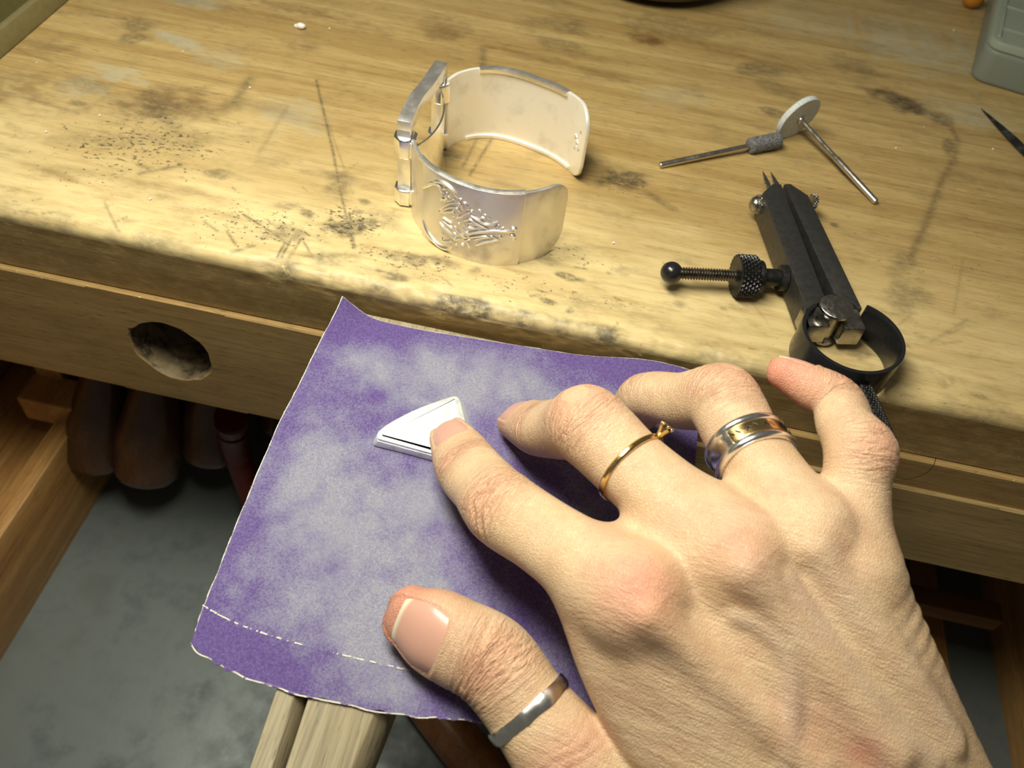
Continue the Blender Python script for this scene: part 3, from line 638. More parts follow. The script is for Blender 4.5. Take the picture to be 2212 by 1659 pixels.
# palm: metacarpals to the wrist
W = {'i': atd(1770, 1800, 19.2), 'm': atd(1880, 1790, 19.0), 'r': atd(1990, 1770, 19.1), 'p': atd(2055, 1740, 19.6)}
fore = nrm(W['m']-J['m3']); up2 = np.array([.1, -.35, .93])
PB = []
for n, rr in (('i', [(1.08, .92, 1.3), (1.2, .98, 1.5), (1.25, .98, 1.6), (1.3, .98, 1.6)]), ('m', [(1.1, .98, 1.3), (1.2, 1.1, 1.6), (1.25, 1.1, 1.7), (1.3, 1.1, 1.7)]), ('r', [(1.05, .92, 1.3), (1.15, 1.05, 1.6), (1.2, 1.08, 1.7), (1.3, 1.08, 1.7)]), ('p', [(.98, .84, 1.2), (1.08, .86, 1.7), (1.15, .95, 1.8), (1.2, 1.0, 1.7)])):
    a, b = J[n+'3'], W[n]; e = b+fore*5
    PB.append(Tube([np.concatenate([q, r]) for q, r in zip([a, a*.62+b*.38, a*.25+b*.75, e], rr)], up2, p=2.0))
def row(px, py, t_, r): return np.concatenate([atd(px, py, t_), (r, r, r)])
TH = Tube([row(1288, 1300, 19.75, .92), row(1345, 1420, 19.6, 1.06), row(1432, 1560, 19.5, 1.22), row(1600, 1760, 19.4, 1.4)], up2, p=2.0)
WEB = [Tube([np.concatenate([lerp('i3', 'i2', a_)-upv*.25, (.55, .5, .5)]), np.concatenate([lerp('m3', 'm2', b_)-upv*.25, (.55, .5, .5)])], upv, p=2.0) for a_, b_ in ((.36, .30), (.12, .1))]
WEB += [Tube([np.concatenate([lerp('m3', 'm2', .38)-upv*.2, (.5, .5, .5)]), np.concatenate([lerp('r3', 'r2', .22)-upv*.2, (.5, .5, .5)])], upv, p=2.0), Tube([np.concatenate([lerp('r3', 'r2', .15)-upv*.3, (.5, .5, .5)]), np.concatenate([lerp('p3', 'p2', .35)-upv*.2, (.5, .5, .5)])], upv, p=2.0)]
def dorsal_line(pts, r): return Tube([np.concatenate([atd(*q), (r_, r_, r_)]) for q, r_ in zip(pts, r)], up2, p=2.0, step=.08)
bumps = []
def surf_depth(t_): return t_
LINES = []        # filled after the first surface estimate
NODES = [('i3', (.55, -.1, .62), 1.05)]
order = ['index', 'middle', 'ring', 'little', 'thumb']
def field(P, skip_lines=False):
    d = np.full(len(P), 5., np.float32)
    def inb(t_): return ((P > t_.lo) & (P < t_.hi)).all(1)
    palm = d.copy()
    for t_ in PB:
        k = inb(t_); palm[k] = smin(palm[k], t_.ev(P[k]), .75)
    k = inb(TH); palm[k] = smin(palm[k], TH.ev(P[k]), .7)
    for t_ in WEB:
        k = inb(t_); palm[k] = smin(palm[k], t_.ev(P[k]), .8)
    tot = palm.copy()
    for nme, kk in (('index', .4), ('middle', .4), ('ring', .4), ('little', .45), ('thumb', .18)):
        t_ = TB[nme]; k = inb(t_); dv = t_.ev(P[k]); tot[k] = np.minimum(tot[k], smin(palm[k], dv, kk))
    for c, r, kk in KN:
        k = (np.abs(P-c) < r+1.2).all(1); tot[k] = smin(tot[k], np.linalg.norm(P[k]-c, axis=1)-r, kk)
    if not skip_lines:
        for t_, kk in LINES:
            k = inb(t_); tot[k] = smin(tot[k], t_.ev(P[k]), kk)
    return tot
KN = [(J['i3']+up2*.18+np.array([-.05, .0, 0]), .88, .55), (J['m3']+up2*.2, .84, .7), (J['r3']+up2*.1, .76, .7), (J['p3']+up2*.02, .70, .7),
      (J['m2']+bent('m')[0]*.22+dirv('m3', 'm2')*.1, .82, .35), (J['r2']+bent('r')[0]*.22+dirv('r3', 'r2')*.1, .80, .35), (J['p2']+bent('p')[0]*.18, .70, .35)]
def surface_t(px, py, t0=15., t1=24., off=0.):
    """distance along the sight line to the hand's surface (used to lay tendons and veins on it)"""
    d = ray(px, py); ts = np.linspace(t0, t1, 240); v = field(C+d*ts[:, None], True); k = np.argmax(v < 0)
    return ts[k]+off
def line_on(pts, r, k, off):
    P = []
    for (px, py), r_ in zip(pts, r): P.append(np.concatenate([atd(px, py, surface_t(px, py)+off), (r_, r_, r_)]))
    LINES.append((Tube(P, up2, p=2.0, step=.08), k))
line_on([(1400, 1330), (1520, 1440), (1660, 1570), (1760, 1657)], [.3, .28, .28, .28], .4, .10)                       # tendons
line_on([(1610, 1230), (1690, 1330), (1800, 1470), (1930, 1630)], [.34, .34, .34, .34], .42, .08)
line_on([(1760, 1190), (1830, 1290), (1930, 1420), (2050, 1600)], [.28, .3, .3, .3], .4, .12)
line_on([(1590, 1330), (1640, 1350), (1700, 1420), (1712, 1530), (1690, 1655)], [.13, .14, .15, .15, .15], .2, .05)       # veins
line_on([(1700, 1250), (1770, 1360), (1870, 1490), (2010, 1650)], [.15, .17, .18, .18], .22, .05)
RES = .058
lo = np.array([-2.4, -19.5, -3.6]); hi = np.array([15.5, -1.0, 6.0])
# keep the wrist side cut beyond the frame
dims = np.ceil((hi-lo)/RES).astype(int)
cs = 6; cd_ = dims//cs+2; ci = np.stack(np.meshgrid(*[np.arange(k) for k in cd_], indexing='ij'), -1).reshape(-1, 3)
fc = field((lo+ci*cs*RES).astype(np.float32)).reshape(cd_)
dil = np.abs(fc) < .5
fld = np.repeat(np.repeat(np.repeat(np.where(fc < 0, -1., 1.).astype(np.float32), cs, 0), cs, 1), cs, 2)
msk = np.repeat(np.repeat(np.repeat(dil, cs, 0), cs, 1), cs, 2)
# centre each coarse sample on its block
fld = np.roll(fld, -cs//2, (0, 1, 2)); msk = np.roll(msk, -cs//2, (0, 1, 2))
fld = fld[:dims[0], :dims[1], :dims[2]].copy(); msk = msk[:dims[0], :dims[1], :dims[2]]
ii = np.argwhere(msk); vals = np.empty(len(ii), np.float32)
for a in range(0, len(ii), 500000): vals[a:a+500000] = field((lo+ii[a:a+500000]*RES).astype(np.float32))
fld[msk] = vals
fld[0] = fld[-1] = 1; fld[:, 0] = fld[:, -1] = 1; fld[:, :, 0] = fld[:, :, -1] = 1
# ---- surface nets
neg = fld < 0; nx_, ny_, nz_ = fld.shape
cnt = np.zeros((nx_-1, ny_-1, nz_-1), np.int8)
for a in (0, 1):
    for b in (0, 1):
        for c_ in (0, 1): cnt += neg[a:nx_-1+a, b:ny_-1+b, c_:nz_-1+c_]
act = (cnt > 0) & (cnt < 8); cells = np.argwhere(act); vid = np.full(act.shape, -1, np.int64); vid[act] = np.arange(len(cells))
acc = np.zeros((len(cells), 3)); num = np.zeros(len(cells))
cor = [(a, b, c_) for a in (0, 1) for b in (0, 1) for c_ in (0, 1)]
for a in range(8):
    for b in range(a+1, 8):
        A, B = np.array(cor[a]), np.array(cor[b])
        if np.abs(A-B).sum() != 1: continue
        fa = fld[tuple((cells+A).T)]; fb = fld[tuple((cells+B).T)]; k = (fa < 0) != (fb < 0)
        tt = np.where(k, fa/np.where(k, fa-fb, 1), 0); acc[k] += (A+tt[:, None]*(B-A))[k]; num[k] += 1
HV = lo+(cells+acc/num[:, None])*RES
quads = []
for ax in range(3):
    o1, o2 = [(1, 2), (2, 0), (0, 1)][ax]
    sl = [slice(None)]*3; sl[ax] = slice(0, -1); s2 = [slice(None)]*3; s2[ax] = slice(1, None)
    ch = neg[tuple(sl)] != neg[tuple(s2)]; e = np.argwhere(ch); e = e[(e[:, o1] > 0) & (e[:, o2] > 0)]
    fl_ = neg[tuple(sl)][tuple(e.T)]
    u1 = np.zeros(3, int); u1[o1] = 1; u2 = np.zeros(3, int); u2[o2] = 1
    q = np.stack([vid[tuple((e-u1-u2).T)], vid[tuple((e-u2).T)], vid[tuple(e.T)], vid[tuple((e-u1).T)]], -1)
    q[~fl_] = q[~fl_][:, ::-1]; quads.append(q)
HQ = np.concatenate(quads); HQ = HQ[(HQ >= 0).all(1)]
# keep the biggest connected piece is implied; smooth a little
ed = np.concatenate([HQ[:, [0, 1]], HQ[:, [1, 2]], HQ[:, [2, 3]], HQ[:, [3, 0]]])
def smooth_v(V, k):
    for it in range(k):
        s_ = np.zeros_like(V); n_ = np.zeros(len(V))
        for a, b in ((0, 1), (1, 0)):
            for c_ in range(3): s_[:, c_] += np.bincount(ed[:, a], V[ed[:, b], c_], len(V))
            n_ += np.bincount(ed[:, a], minlength=len(V))
        V = V*.45+.55*s_/np.maximum(n_, 1)[:, None]
    return V
HV = smooth_v(HV, 4)
def vnormals(V, Q):
    n_ = np.cross(V[Q[:, 2]]-V[Q[:, 0]], V[Q[:, 3]]-V[Q[:, 1]]); o = np.zeros_like(V)
    for k in range(4):
        for c_ in range(3): o[:, c_] += np.bincount(Q[:, k], n_[:, c_], len(V))
    return o/np.maximum(np.linalg.norm(o, axis=1), 1e-9)[:, None]
HN = vnormals(HV, HQ)
if (HN*(HV-HV.mean(0))).sum() < 0: HQ = HQ[:, ::-1]; HN = -HN
# ---- creases and colour from the finger coordinates
own_d = np.full(len(HV), 9.); own = np.full(len(HV), -1); sA = np.zeros(len(HV)); uA = np.zeros(len(HV)); vA = np.zeros(len(HV))
for k, nme in enumerate(order):
    t_ = TB[nme]; sel = ((HV > t_.lo) & (HV < t_.hi)).all(1); ids = np.where(sel)[0]
    d, s_, u, v, b = t_.ev(HV[ids], True); better = d < own_d[ids]; q = ids[better]
    own_d[q] = d[better]; own[q] = k; sA[q] = s_[better]; uA[q] = u[better]; vA[q] = v[better]
disp = np.zeros(len(HV)); crease = np.zeros(len(HV)); red = np.zeros(len(HV)); pinkt = np.zeros(len(HV)); vein = np.zeros(len(HV)); yel = np.zeros(len(HV))
def joint_s(t_, j): return t_.s[np.argmin(np.linalg.norm(t_.c-J[j], axis=1))]
for k, (nme, j) in enumerate(zip(order, 'imrpt')):
    t_ = TB[nme]; sel = (own == k) & (own_d < .12); dors = np.clip(vA*1.4+.25, 0, 1)
    spec = [(j+'2', .58, .065, 7), (j+'1', .36, .03, 5)] if j != 't' else [(j+'1', .62, .06, 7), (j+'2', .5, .02, 5)]
    for jn, wdt, dep, nc in spec:
        s0 = joint_s(t_, jn); x_ = sA-s0; mk = np.exp(-(x_/wdt)**2)*dors*sel
        crease = np.maximum(crease, mk)
        wob = .10*np.sin(uA*3.1+s0)+.22*(fbm(HV*1.7, 3, k*7+3)-.5)
        fac = {'m': .35, 'r': .35, 'p': .4}.get(j, 1.) if jn.endswith('2') else 1.
        for q in range(nc):
            o_ = (q-(nc-1)/2)*wdt*2.1/nc+.03*math.sin(q*5.1+k); bend = (.16 if q < nc/2 else -.16)*uA**2
            disp -= fac*dep*mk*np.exp(-((x_-o_+wob+bend)/.06)**2)*(.6+.6*fbm(HV*2.2+q, 2, q+k))
        red = np.maximum(red, .55*mk*np.clip(vA, 0, 1))
    tipd = t_.s[-1]+t_.cap1-sA
    pinkt = np.maximum(pinkt, sel*np.exp(-(np.clip(tipd-.2, 0, 9)/1.3)**2)*{'i': .35, 'm': .6, 'r': .7, 'p': 1., 't': .9}[j])
def spot(px, py, r, tt=None):
    c = atd(px, py, tt or surface_t(px, py)); return np.exp(-(((HV-c)**2).sum(1))/(r*r))
for a in [(1380, 1265, .95, .95), (1590, 1165, .75, .6), (1600, 1200, .6, .35), (1540, 800, .7, .5), (1270, 870, .6, .35), (1870, 960, .5, .4), (1860, 1625, .5, .8), (1820, 1190, .4, .25), (1640, 1110, .5, .2), (1760, 1560, .9, .25), (1420, 1340, .8, .25)]:
    red = np.maximum(red, a[3]*spot(a[0], a[1], a[2]))
for t_, s_, wdt in ((LINES[3][0], .8, .16), (LINES[4][0], .75, .2), (LINES[1][0], .25, .2), (LINES[2][0], .35, .2)):
    sel = ((HV > t_.lo) & (HV < t_.hi)).all(1); d = t_.ev(HV[sel]); vein[sel] = np.maximum(vein[sel], s_*np.exp(-(np.clip(d+.03, 0, 9)/wdt)**2))
yel = sstep(.3, .8, fbm(HV*.8, 3, 44))
Ls = {k: TB[k].s[-1] for k in TB}
NAILS = [('index', -.86, .30, .84, .12, -.1, .6), ('middle', -.7, .28, .84, .12, 0, .5), ('ring', -.7, .28, .84, .12, 0, .5), ('little', -.6, .34, .84, .25, 0, .35), ('thumb', -1.25, .26, .93, .14, 0, .45)]
for nme, s0, s1, wd, *_ in NAILS:                   # nail bed pressed in, a soft fold of skin round it
    sel = (own == order.index(nme)) & (own_d < .15); a_ = np.arctan2(uA, vA)-_[1]; b_ = a_/wd
    e1 = (sA-(Ls[nme]+s0))/.12-1.2*0-np.abs(b_)**2.6*.9; e2 = (1-np.abs(b_))*wd*.75/.12; ins = np.minimum(e1, e2)
    disp += sel*(-.045*sstep(-.1, .7, ins)+.022*np.exp(-((ins+.45)/.5)**2))
# wrinkles over the back of the hand and fold lines at the outer edge of the palm
ax_h = nrm(W['m']-J['m3']); al = (HV-J['m3'])@ax_h; acr = nrm(np.cross(up2, ax_h)); ac = (HV-J['m3'])@acr
palmm = (sstep(-.9, .6, al))*np.clip(HN@up2+.5, 0, 1)*(own_d > -.6)
lng = nrm(acr*(1 if (RC.T@acr)[0] > 0 else -1)*.6+ax_h*.8); sht = nrm(np.cross(up2, lng)); wn = fbm(np.stack([(HV@sht)*3.4, (HV@lng)*.55, (HV@up2)*.3], -1), 4, 71); disp += palmm*(wn-.5)*.055
c = atd(1960, 1330, 19.6); fold = np.exp(-((HV-c)**2).sum(1)/1.1)
disp += fold*.022*np.sin(al*15+np.sin(ac*2))*np.clip(.6+fbm(HV*1.3, 2, 5)-.2, 0, 1)
for kn, r_ in (('m3', 1.1), ('i3', .9)):
    q = HV-(J[kn]+up2*.9); mk = np.exp(-(q**2).sum(1)/(r_*r_)); disp += mk*.03*(fbm(np.stack([(q@ax_h)*4.2, (q@acr)*1.1, q@up2], -1), 3, 61)-.5)*2
HV2 = HV+HN*disp[:, None]
hand_thing = thing('person', 'right hand with rings pressing a silver pendant onto purple sandpaper', 'person', (8, -12, 1))
t = NT('skin')
rd = t.attr('red').outputs['Fac']; pk = t.attr('pink').outputs['Fac']; vn = t.attr('vein').outputs['Fac']; ye = t.attr('yellow').outputs['Fac']; cr = t.attr('crease').outputs['Fac']
n1 = t.noise(t.co((1.3,)*3), 1, 5, .6); n2 = t.noise(t.co((6,)*3), 1, 4, .6)
c = t.mix(t.ramp(n1, .35, .65), srgb(206, 171, 137), srgb(216, 186, 150))
c = t.mix(t.math('MULTIPLY', ye, .4), c, srgb(210, 180, 134))
c = t.mix(t.ramp(n2, .52, .72, 0, .25), c, srgb(196, 152, 120))
c = t.mix(t.math('MULTIPLY', rd, .75), c, srgb(206, 132, 110))
c = t.mix(t.math('MULTIPLY', pk, .75), c, srgb(206, 128, 108))
c = t.mix(t.math('MULTIPLY', vn, .38), c, srgb(176, 160, 150))
def scl(vec, sc_):
    q = t.n.new('ShaderNodeVectorMath'); q.operation = 'MULTIPLY'; t.l.new(vec, q.inputs[0]); q.inputs[1].default_value = sc_; return q.outputs[0]
def ridged(x): return t.math('SUBTRACT', 1., t.math('POWER', t.math('SUBTRACT', 1., t.math('ABSOLUTE', t.math('SUBTRACT', t.math('MULTIPLY', x, 2.), 1.))), 6.))
fco = t.attr('fco').outputs['Vector']; pco = t.attr('pco').outputs['Vector']; fm = t.attr('fmix').outputs['Fac']
def mixf(a, b): return t.math('ADD', t.math('MULTIPLY', a, fm), t.math('MULTIPLY', b, t.math('SUBTRACT', 1., fm)))
wrf = t.math('MULTIPLY', ridged(t.noise(scl(fco, (7.5, 1.0, 1.0)), 1, 3, .6, .4)), t.math('ADD', .3, t.math('MULTIPLY', cr, 1.7)))
wr = mixf(wrf, t.math('MULTIPLY', ridged(t.noise(scl(pco, (7.5, .9, 2.)), 1, 3, .6, .3)), .36))
wr2 = mixf(t.noise(scl(fco, (14., 3., 3.)), 1, 4, .6, .5), t.math('ADD', t.math('MULTIPLY', ridged(t.noise(scl(pco, (2.2, 7.0, 2.2)), 1, 3, .6, .6)), .15), t.math('MULTIPLY', t.noise(scl(pco, (15., 2.0, 4.)), 1, 4, .6, .4), .8)))
cell = t.voro(t.co((15,)*3), 1, 'DISTANCE_TO_EDGE')
h = t.math('ADD', t.math('MULTIPLY', wr, .8), t.math('MULTIPLY', wr2, .5)); h = t.math('ADD', h, t.math('MULTIPLY', t.ramp(cell, 0, .25), .22))
h = t.math('ADD', h, t.math('MULTIPLY', t.noise(t.co((30,)*3), 1, 2, .5), .15))
M['skin'] = t.out(c, t.ramp(n2, .3, .7, .36, .5), 0., t.bump(h, .8, .045), Subsurface_Weight=.22, Subsurface_Scale=.003, Specular_IOR_Level=.45)
t.b.inputs['Subsurface Radius'].default_value = (1., .45, .25)
# direction along the limb for the wrinkle pattern: fingers use their own arc length
fmix = np.clip(1-own_d/.25, 0, 1)*(own >= 0)
for k, (nme, j) in enumerate(zip(order, 'imrpt')):
    b0_ = joint_s(TB[nme], j+('3' if j != 't' else '2')); fmix = np.where(own == k, fmix*sstep(b0_+.7, b0_+1.6, sA), fmix)
rl = np.stack([sA+own*5., uA*.9, vA*.9], -1); lng = nrm(acr*(1 if (RC.T@acr)[0] > 0 else -1)*.6+ax_h*.8); sht = nrm(np.cross(up2, lng)); pco_ = np.stack([HV@sht, HV@lng, HV@up2], -1)
hand = build('hand', (HV2, HQ), M['skin'], hand_thing, smooth=180, attrs=dict(red=red, pink=pinkt, vein=vein, yellow=yel, crease=crease, fco=rl, pco=pco_, fmix=fmix))
# ---- finger nails
t = NT('nail'); fr_ = t.attr('free').outputs['Fac']
c = t.mix(t.ramp(fr_, .35, .65), srgb(206, 158, 138), srgb(224, 212, 184))
M['nail'] = t.out(c, .3, 0., t.bump(t.noise(t.co((10,)*3), 1, 3, .5), .15, .02), Subsurface_Weight=.15, Subsurface_Scale=.002)
def nail(nme, s0, s1, wd, lift, free, rot=0., grow=.0):
    t_ = TB[nme]; n1_, n2_ = 22, 22; V = []; fa = []
    L_ = t_.s[-1]
    for i in range(n1_):
        k = i/(n1_-1)
        for q in range(n2_):
            b = q/(n2_-1)*2-1
            # rounded outline: shorten the ends near the sides
            kk = .5+(k-.5)*(1-(.22 if k < .5 else .16)*abs(b)**2.6)
            sv_ = s0+(s1-s0)*kk; ang = rot+b*wd*(1-.10*(1-k)**2-.04*k**6)
            p, cc, l, d, tt, r = t_.at(min(sv_, L_-.001), ang, lift-.03*(1-min(1, k*3))-.02*abs(b)**4)
            if sv_ > L_: p = p+tt*(sv_-L_)*.98-d*(sv_-L_)*grow
            V.append(p+d*.012*(1-b*b)); fa.append(k)
    n_ = n1_*n2_; V = np.array(V); dd = t_.d[-8]
    Vb_ = V-dd*.06; idx = np.arange(n_).reshape(n1_, n2_)
    q1 = np.stack([idx[:-1, :-1], idx[1:, :-1], idx[1:, 1:], idx[:-1, 1:]], -1).reshape(-1, 4)
    ring_ = np.concatenate([idx[:, 0], idx[-1, 1:], idx[-2::-1, -1], idx[0, -2:0:-1]]); fs_ = np.stack([ring_, np.roll(ring_, -1), np.roll(ring_, -1)+n_, ring_+n_], -1)
    fv = np.clip((np.array(fa)-(1-free))/max(free, 1e-3)*.5+.5, 0, 1) if free > 0 else np.zeros(n_)
    return build('fingernail', (np.concatenate([V, Vb_]), np.concatenate([q1, q1[:, ::-1]+n_, fs_])), M['nail'], hand, smooth=60, attrs=dict(free=np.concatenate([fv, fv])))
for nme, s0, s1, wd, fr0, rt, gw in NAILS: nail(nme, Ls[nme]+s0, Ls[nme]+s1, wd, -.004, fr0, rt, gw)

# ================================================================== rings on the hand
def ring_band(nme, sv, prof, n=96, hammer=0., seed=0, tilt=(0, 0), ang=None):
    """closed band round a finger; prof = closed loop of (axial, offset from skin)"""
    t_ = TB[nme]; _, c, l, d, tt, r = t_.at(sv, 0.); tt = nrm(tt+l*tilt[0]+d*tilt[1]); m = Mesh(); v = []; f = []; k = len(prof)
    A = np.linspace(0, 2*math.pi, n, False) if ang is None else np.linspace(ang[0], ang[1], n)
    for i, a in enumerate(A):
        cu, cv = math.sin(a), math.cos(a); rv = r[1] if cv > 0 else r[2]; q = (abs(cu)**2+abs(cv)**2)**-.5
        sm = .5+.5*math.tanh(cv*3); rv = r[1]*sm+r[2]*(1-sm)
        hm = hammer*(fbm(np.array([a*3.2, .3]), 3, seed)-.5)
        for ax, of in prof:
            of2 = of+(hm if of > .05 else 0); wv = ax*(1+(hm*2 if hammer else 0))
            v.append(c+l*cu*q*(r[0]+of2)+d*cv*q*(rv+of2)+tt*wv)
    lim = n if ang is None else n-1
    for i in range(lim):
        j = (i+1) % n
        for q in range(k): q2 = (q+1) % k; f.append((i*k+q, i*k+q2, j*k+q2, j*k+q))
    if ang is not None: f.append(tuple(range(k))[::-1]); f.append(tuple(range((n-1)*k, n*k)))
    return m.add(v, f), c
def sfrac(nme, ja, jb, k):
    t_ = TB[nme]; a = joint_s(t_, ja); b = joint_s(t_, jb); return a+(b-a)*k
def side_sign(nme, sv):
    t_ = TB[nme]; p1 = t_.at(sv, .8)[0]; p2 = t_.at(sv, -.8)[0]; pr = lambda p: (RC.T@(p-C))
    a, b = pr(p1), pr(p2); return 1 if a[0]/-a[2] > b[0]/-b[2] else -1
sv = sfrac('middle', 'm3', 'm2', .66); sg = side_sign('middle', sv)
oct_ = [(math.cos(a)*.085, .05+math.sin(a)*.06) for a in np.linspace(0, 2*math.pi, 8, False)+.39]
m, c = ring_band('middle', sv, oct_, 30)
gring = thing('gold_ring', 'thin faceted gold ring with tiny dark stone on the middle finger', 'ring', c)
build('band', m, M['gold'], gring, smooth=20)
p, cc, l, d, tt, r = TB['middle'].at(sv, sg*1.02, .10); out = nrm(p-cc)
m = lathe(p-out*.06, out, [(0, .05), (.05, .09), (.12, .11), (.2, .15), (.26, .17), (.26, .13), (.18, .09)], 24)
s_set = build('setting', m, M['gold'], gring)
a_, s1, s2 = frame(out)
for k in range(6):
    th = k*math.pi/3; q = s1*math.cos(th)+s2*math.sin(th)
    build('prong', sphere(p+out*.26+q*.15, .055, n=10), M['gold'], s_set)
tdk = NT('dark_stone'); M['stone'] = tdk.out(tdk.mix(tdk.noise(tdk.co((8,)*3)), (.01, .012, .01, 1), (.05, .055, .05, 1)), .05, 0.)
build('stone', lathe(p+out*.1, out, [(0, .02), (.1, .12), (.15, .12), (.19, .07)], 12), M['stone'], s_set, smooth=False)
sv = sfrac('ring', 'r3', 'r2', .60); sg = side_sign('ring', sv)
wd = .40
m, c = ring_band('ring', sv, [(-wd, .03), (wd, .03), (wd, .10), (wd*.75, .13), (wd*.5, .07), (-wd*.5, .07), (-wd*.75, .13), (-wd, .10)])
wring = thing('wide_band_ring', 'wide silver band ring with engraved gold inlay on the ring finger', 'ring', c)
build('band', m, M['silverbright'], wring, smooth=60)
for sx in (-1, 1):
    x0 = sx*wd*.74
    m, c = ring_band('ring', sv, [(x0+.10*math.cos(a), .10+.07*math.sin(a)) for a in np.linspace(0, 2*math.pi, 10, False)], 72)
    build('rail', m, M['silverbright'], wring)
m, c = ring_band('ring', sv, [(-.16, .06), (.16, .06), (.16, .125), (-.16, .125)], 60, ang=(-1.25*1, 1.25))
inl = build('gold_inlay', m, M['gold'], wring, smooth=40)
m = Mesh(); r_ = np.random.default_rng(3)
for k in range(15):
    a = -1.05+k*.15; p0 = TB['ring'].at(sv, a, .15)[0]; p0, cc, l, d, tt, r = TB['ring'].at(sv, a, .127); e1 = tt*.1; p1 = TB['ring'].at(sv, a+.09*(1 if k % 3 else -1), .127)[0]
    tube([p0-tt*.08*r_.uniform(.2, 1), p1+tt*.08*r_.uniform(.2, 1)], .012, 6, m)
build('engraving', m, M['blacksteel'], inl)
for sx in (-1, 1):
    p0, cc, l, d, tt, r = TB['ring'].at(sv, sx*1.2, .13)
    m, c = ring_band('ring', sv, [(-.2, .07), (.2, .07), (.2, .155), (-.2, .155)], 5, ang=(sx*1.25-.06, sx*1.25+.06)); build('end_bar', m, M['silverbright'], wring, smooth=False)
sv = sfrac('thumb', 't2', 't1', .46)
m, c = ring_band('thumb', sv, [(-.155, .02), (.155, .02), (.165, .07), (.1, .10), (-.1, .10), (-.165, .07)], 90, hammer=.10, seed=9)
tring = build('thumb_ring', m, M['silverbright'], loc=c, smooth=40); tag(tring, 'narrow hammered silver ring on the thumb', 'ring')

# ================================================================== pendant under the finger
def pz(L, z): return [onz(780+a*.1266, 830+b*.1266, z) for a, b in L]
def offset_poly(P, d):
    P = np.array(P); c = P.mean(0); n = len(P); o = []
    for i in range(n):
        a = nrm((P[i]-P[i-1])[:2]); b = nrm((P[(i+1) % n]-P[i])[:2]); nn = np.array([-a[1]-b[1], a[0]+b[0]]); nn = nn/np.linalg.norm(nn)
        k = 1/max(.45, math.sqrt(max(0, (1+a@b)/2))); o.append(P[i]+np.array([nn[0], nn[1], 0])*d*k)
    return o
top = [(262, 860), (285, 800), (400, 702), (550, 610), (700, 530), (850, 455), (1000, 390), (1150, 332), (1300, 280), (1430, 235), (1560, 198), (1620, 192), (1665, 215), (1700, 265), (1760, 500), (1850, 900), (1945, 1310), (1930, 1355), (1880, 1362), (1040, 1140), (650, 1035), (285, 935), (265, 905)]
T = pz(top, -.60); Bq = [np.array([p[0], p[1], -.975]) for p in T]
for k in range(len(Bq)):
    if 12 <= k <= 17: Bq[k] = Bq[k]+np.array([.20, .04, 0])
    if k in (0, 1, 22, 21): Bq[k] = Bq[k]+np.array([-.12, -.02, 0])
pend = thing('pendant', 'small triangular silver pendant blank with stepped rim under the index fingertip', 'pendant', (np.mean([p[0] for p in T]), np.mean([p[1] for p in T]), -.975))
sgn = 1 if np.linalg.norm(np.array(offset_poly(T, .05)[3])-np.mean(T, 0)) < np.linalg.norm(T[3]-np.mean(T, 0)) else -1
build('body', prism(Bq, [p-np.array([0, 0, .10]) for p in T]), M['sanded'], pend, bevel=.03)
o1 = offset_poly(T, sgn*.02); lo_ = [p-np.array([0, 0, .14]) for p in o1]
build('bezel_plate', prism(lo_, o1), M['sanded'], pend, bevel=.025)
o2 = offset_poly(T, sgn*.17); build('raised_plate', prism([p-np.array([0, 0, .05]) for p in o2], [p+np.array([0, 0, .035]) for p in o2]), M['sanded'], pend, bevel=.025)

# ================================================================== silver cuff bracelet
cuff = thing('cuff_bracelet', 'silver cuff bracelet with raised interlaced emblem and hinged clasp frame', 'bracelet', (-1.8, 6, 0))
CH = 3.0
fpath = spline([(-4.52, 4.15, 0), (-4.2, 3.55, 0), (-3.6, 2.92, 0), (-2.7, 2.43, 0), (-1.8, 2.24, 0), (-1.0, 2.28, 0), (-.3, 2.52, 0), (.4, 3.02, 0), (.98, 3.78, 0)], 90)
bpath = spline([(-4.3, 8.15, 0), (-4.0, 8.75, 0), (-3.4, 9.3, 0), (-2.6, 9.58, 0), (-1.8, 9.56, 0), (-.9, 9.33, 0), (-.1, 9.02, 0), (.7, 8.42, 0), (1.18, 7.55, 0)], 90)
ctr = np.array([-1.7, 6., 0])
def pnorm(P):
    t_ = np.gradient(P, axis=0); n_ = np.stack([t_[:, 1], -t_[:, 0], 0*t_[:, 0]], -1); n_ /= np.linalg.norm(n_, axis=1)[:, None]
    s_ = np.sign(((P-ctr)*n_).sum(1)); return n_*s_[:, None]
def strip(P, i0, i1, z0, z1, th, off, round_end=0., nz=14, taper=None):
    """curved plate between path samples i0..i1, outer face at off, thickness th inward"""
    N = pnorm(P); v = []; f = []; ks = list(range(i0, i1+1)); s_ = np.concatenate([[0], np.cumsum(np.linalg.norm(np.diff(P, axis=0), axis=1))])
    for k in ks:
        a, b = z0, z1
        if round_end:
            q = s_[i1]-s_[k]
            if q < round_end: dd = round_end-math.sqrt(max(0, round_end**2-(round_end-q)**2)); a, b = z0+dd*.9, z1-dd*.9
        for lay in (0, 1):
            o = P[k]+N[k]*(off-th*lay)
            for j in range(nz): v.append(o+np.array([0, 0, a+(b-a)*j/(nz-1)]))
    n2 = 2*nz; loop = list(range(nz))+list(range(2*nz-1, nz-1, -1)); K = len(ks)
    for i in range(K-1):
        for q in range(n2): a, b = loop[q], loop[(q+1) % n2]; f.append((i*n2+a, i*n2+b, (i+1)*n2+b, (i+1)*n2+a))
    f.append(tuple(loop)); f.append(tuple((K-1)*n2+q for q in loop[::-1]))
    return v, f
def st(*a, **k): v, f = strip(*a, **k); return Mesh().add(v, f)
fb = build('front_band', st(fpath, 0, 89, 0., CH, .13, 0., round_end=.9), M['silverdark'], cuff, bevel=.03, angle=60)
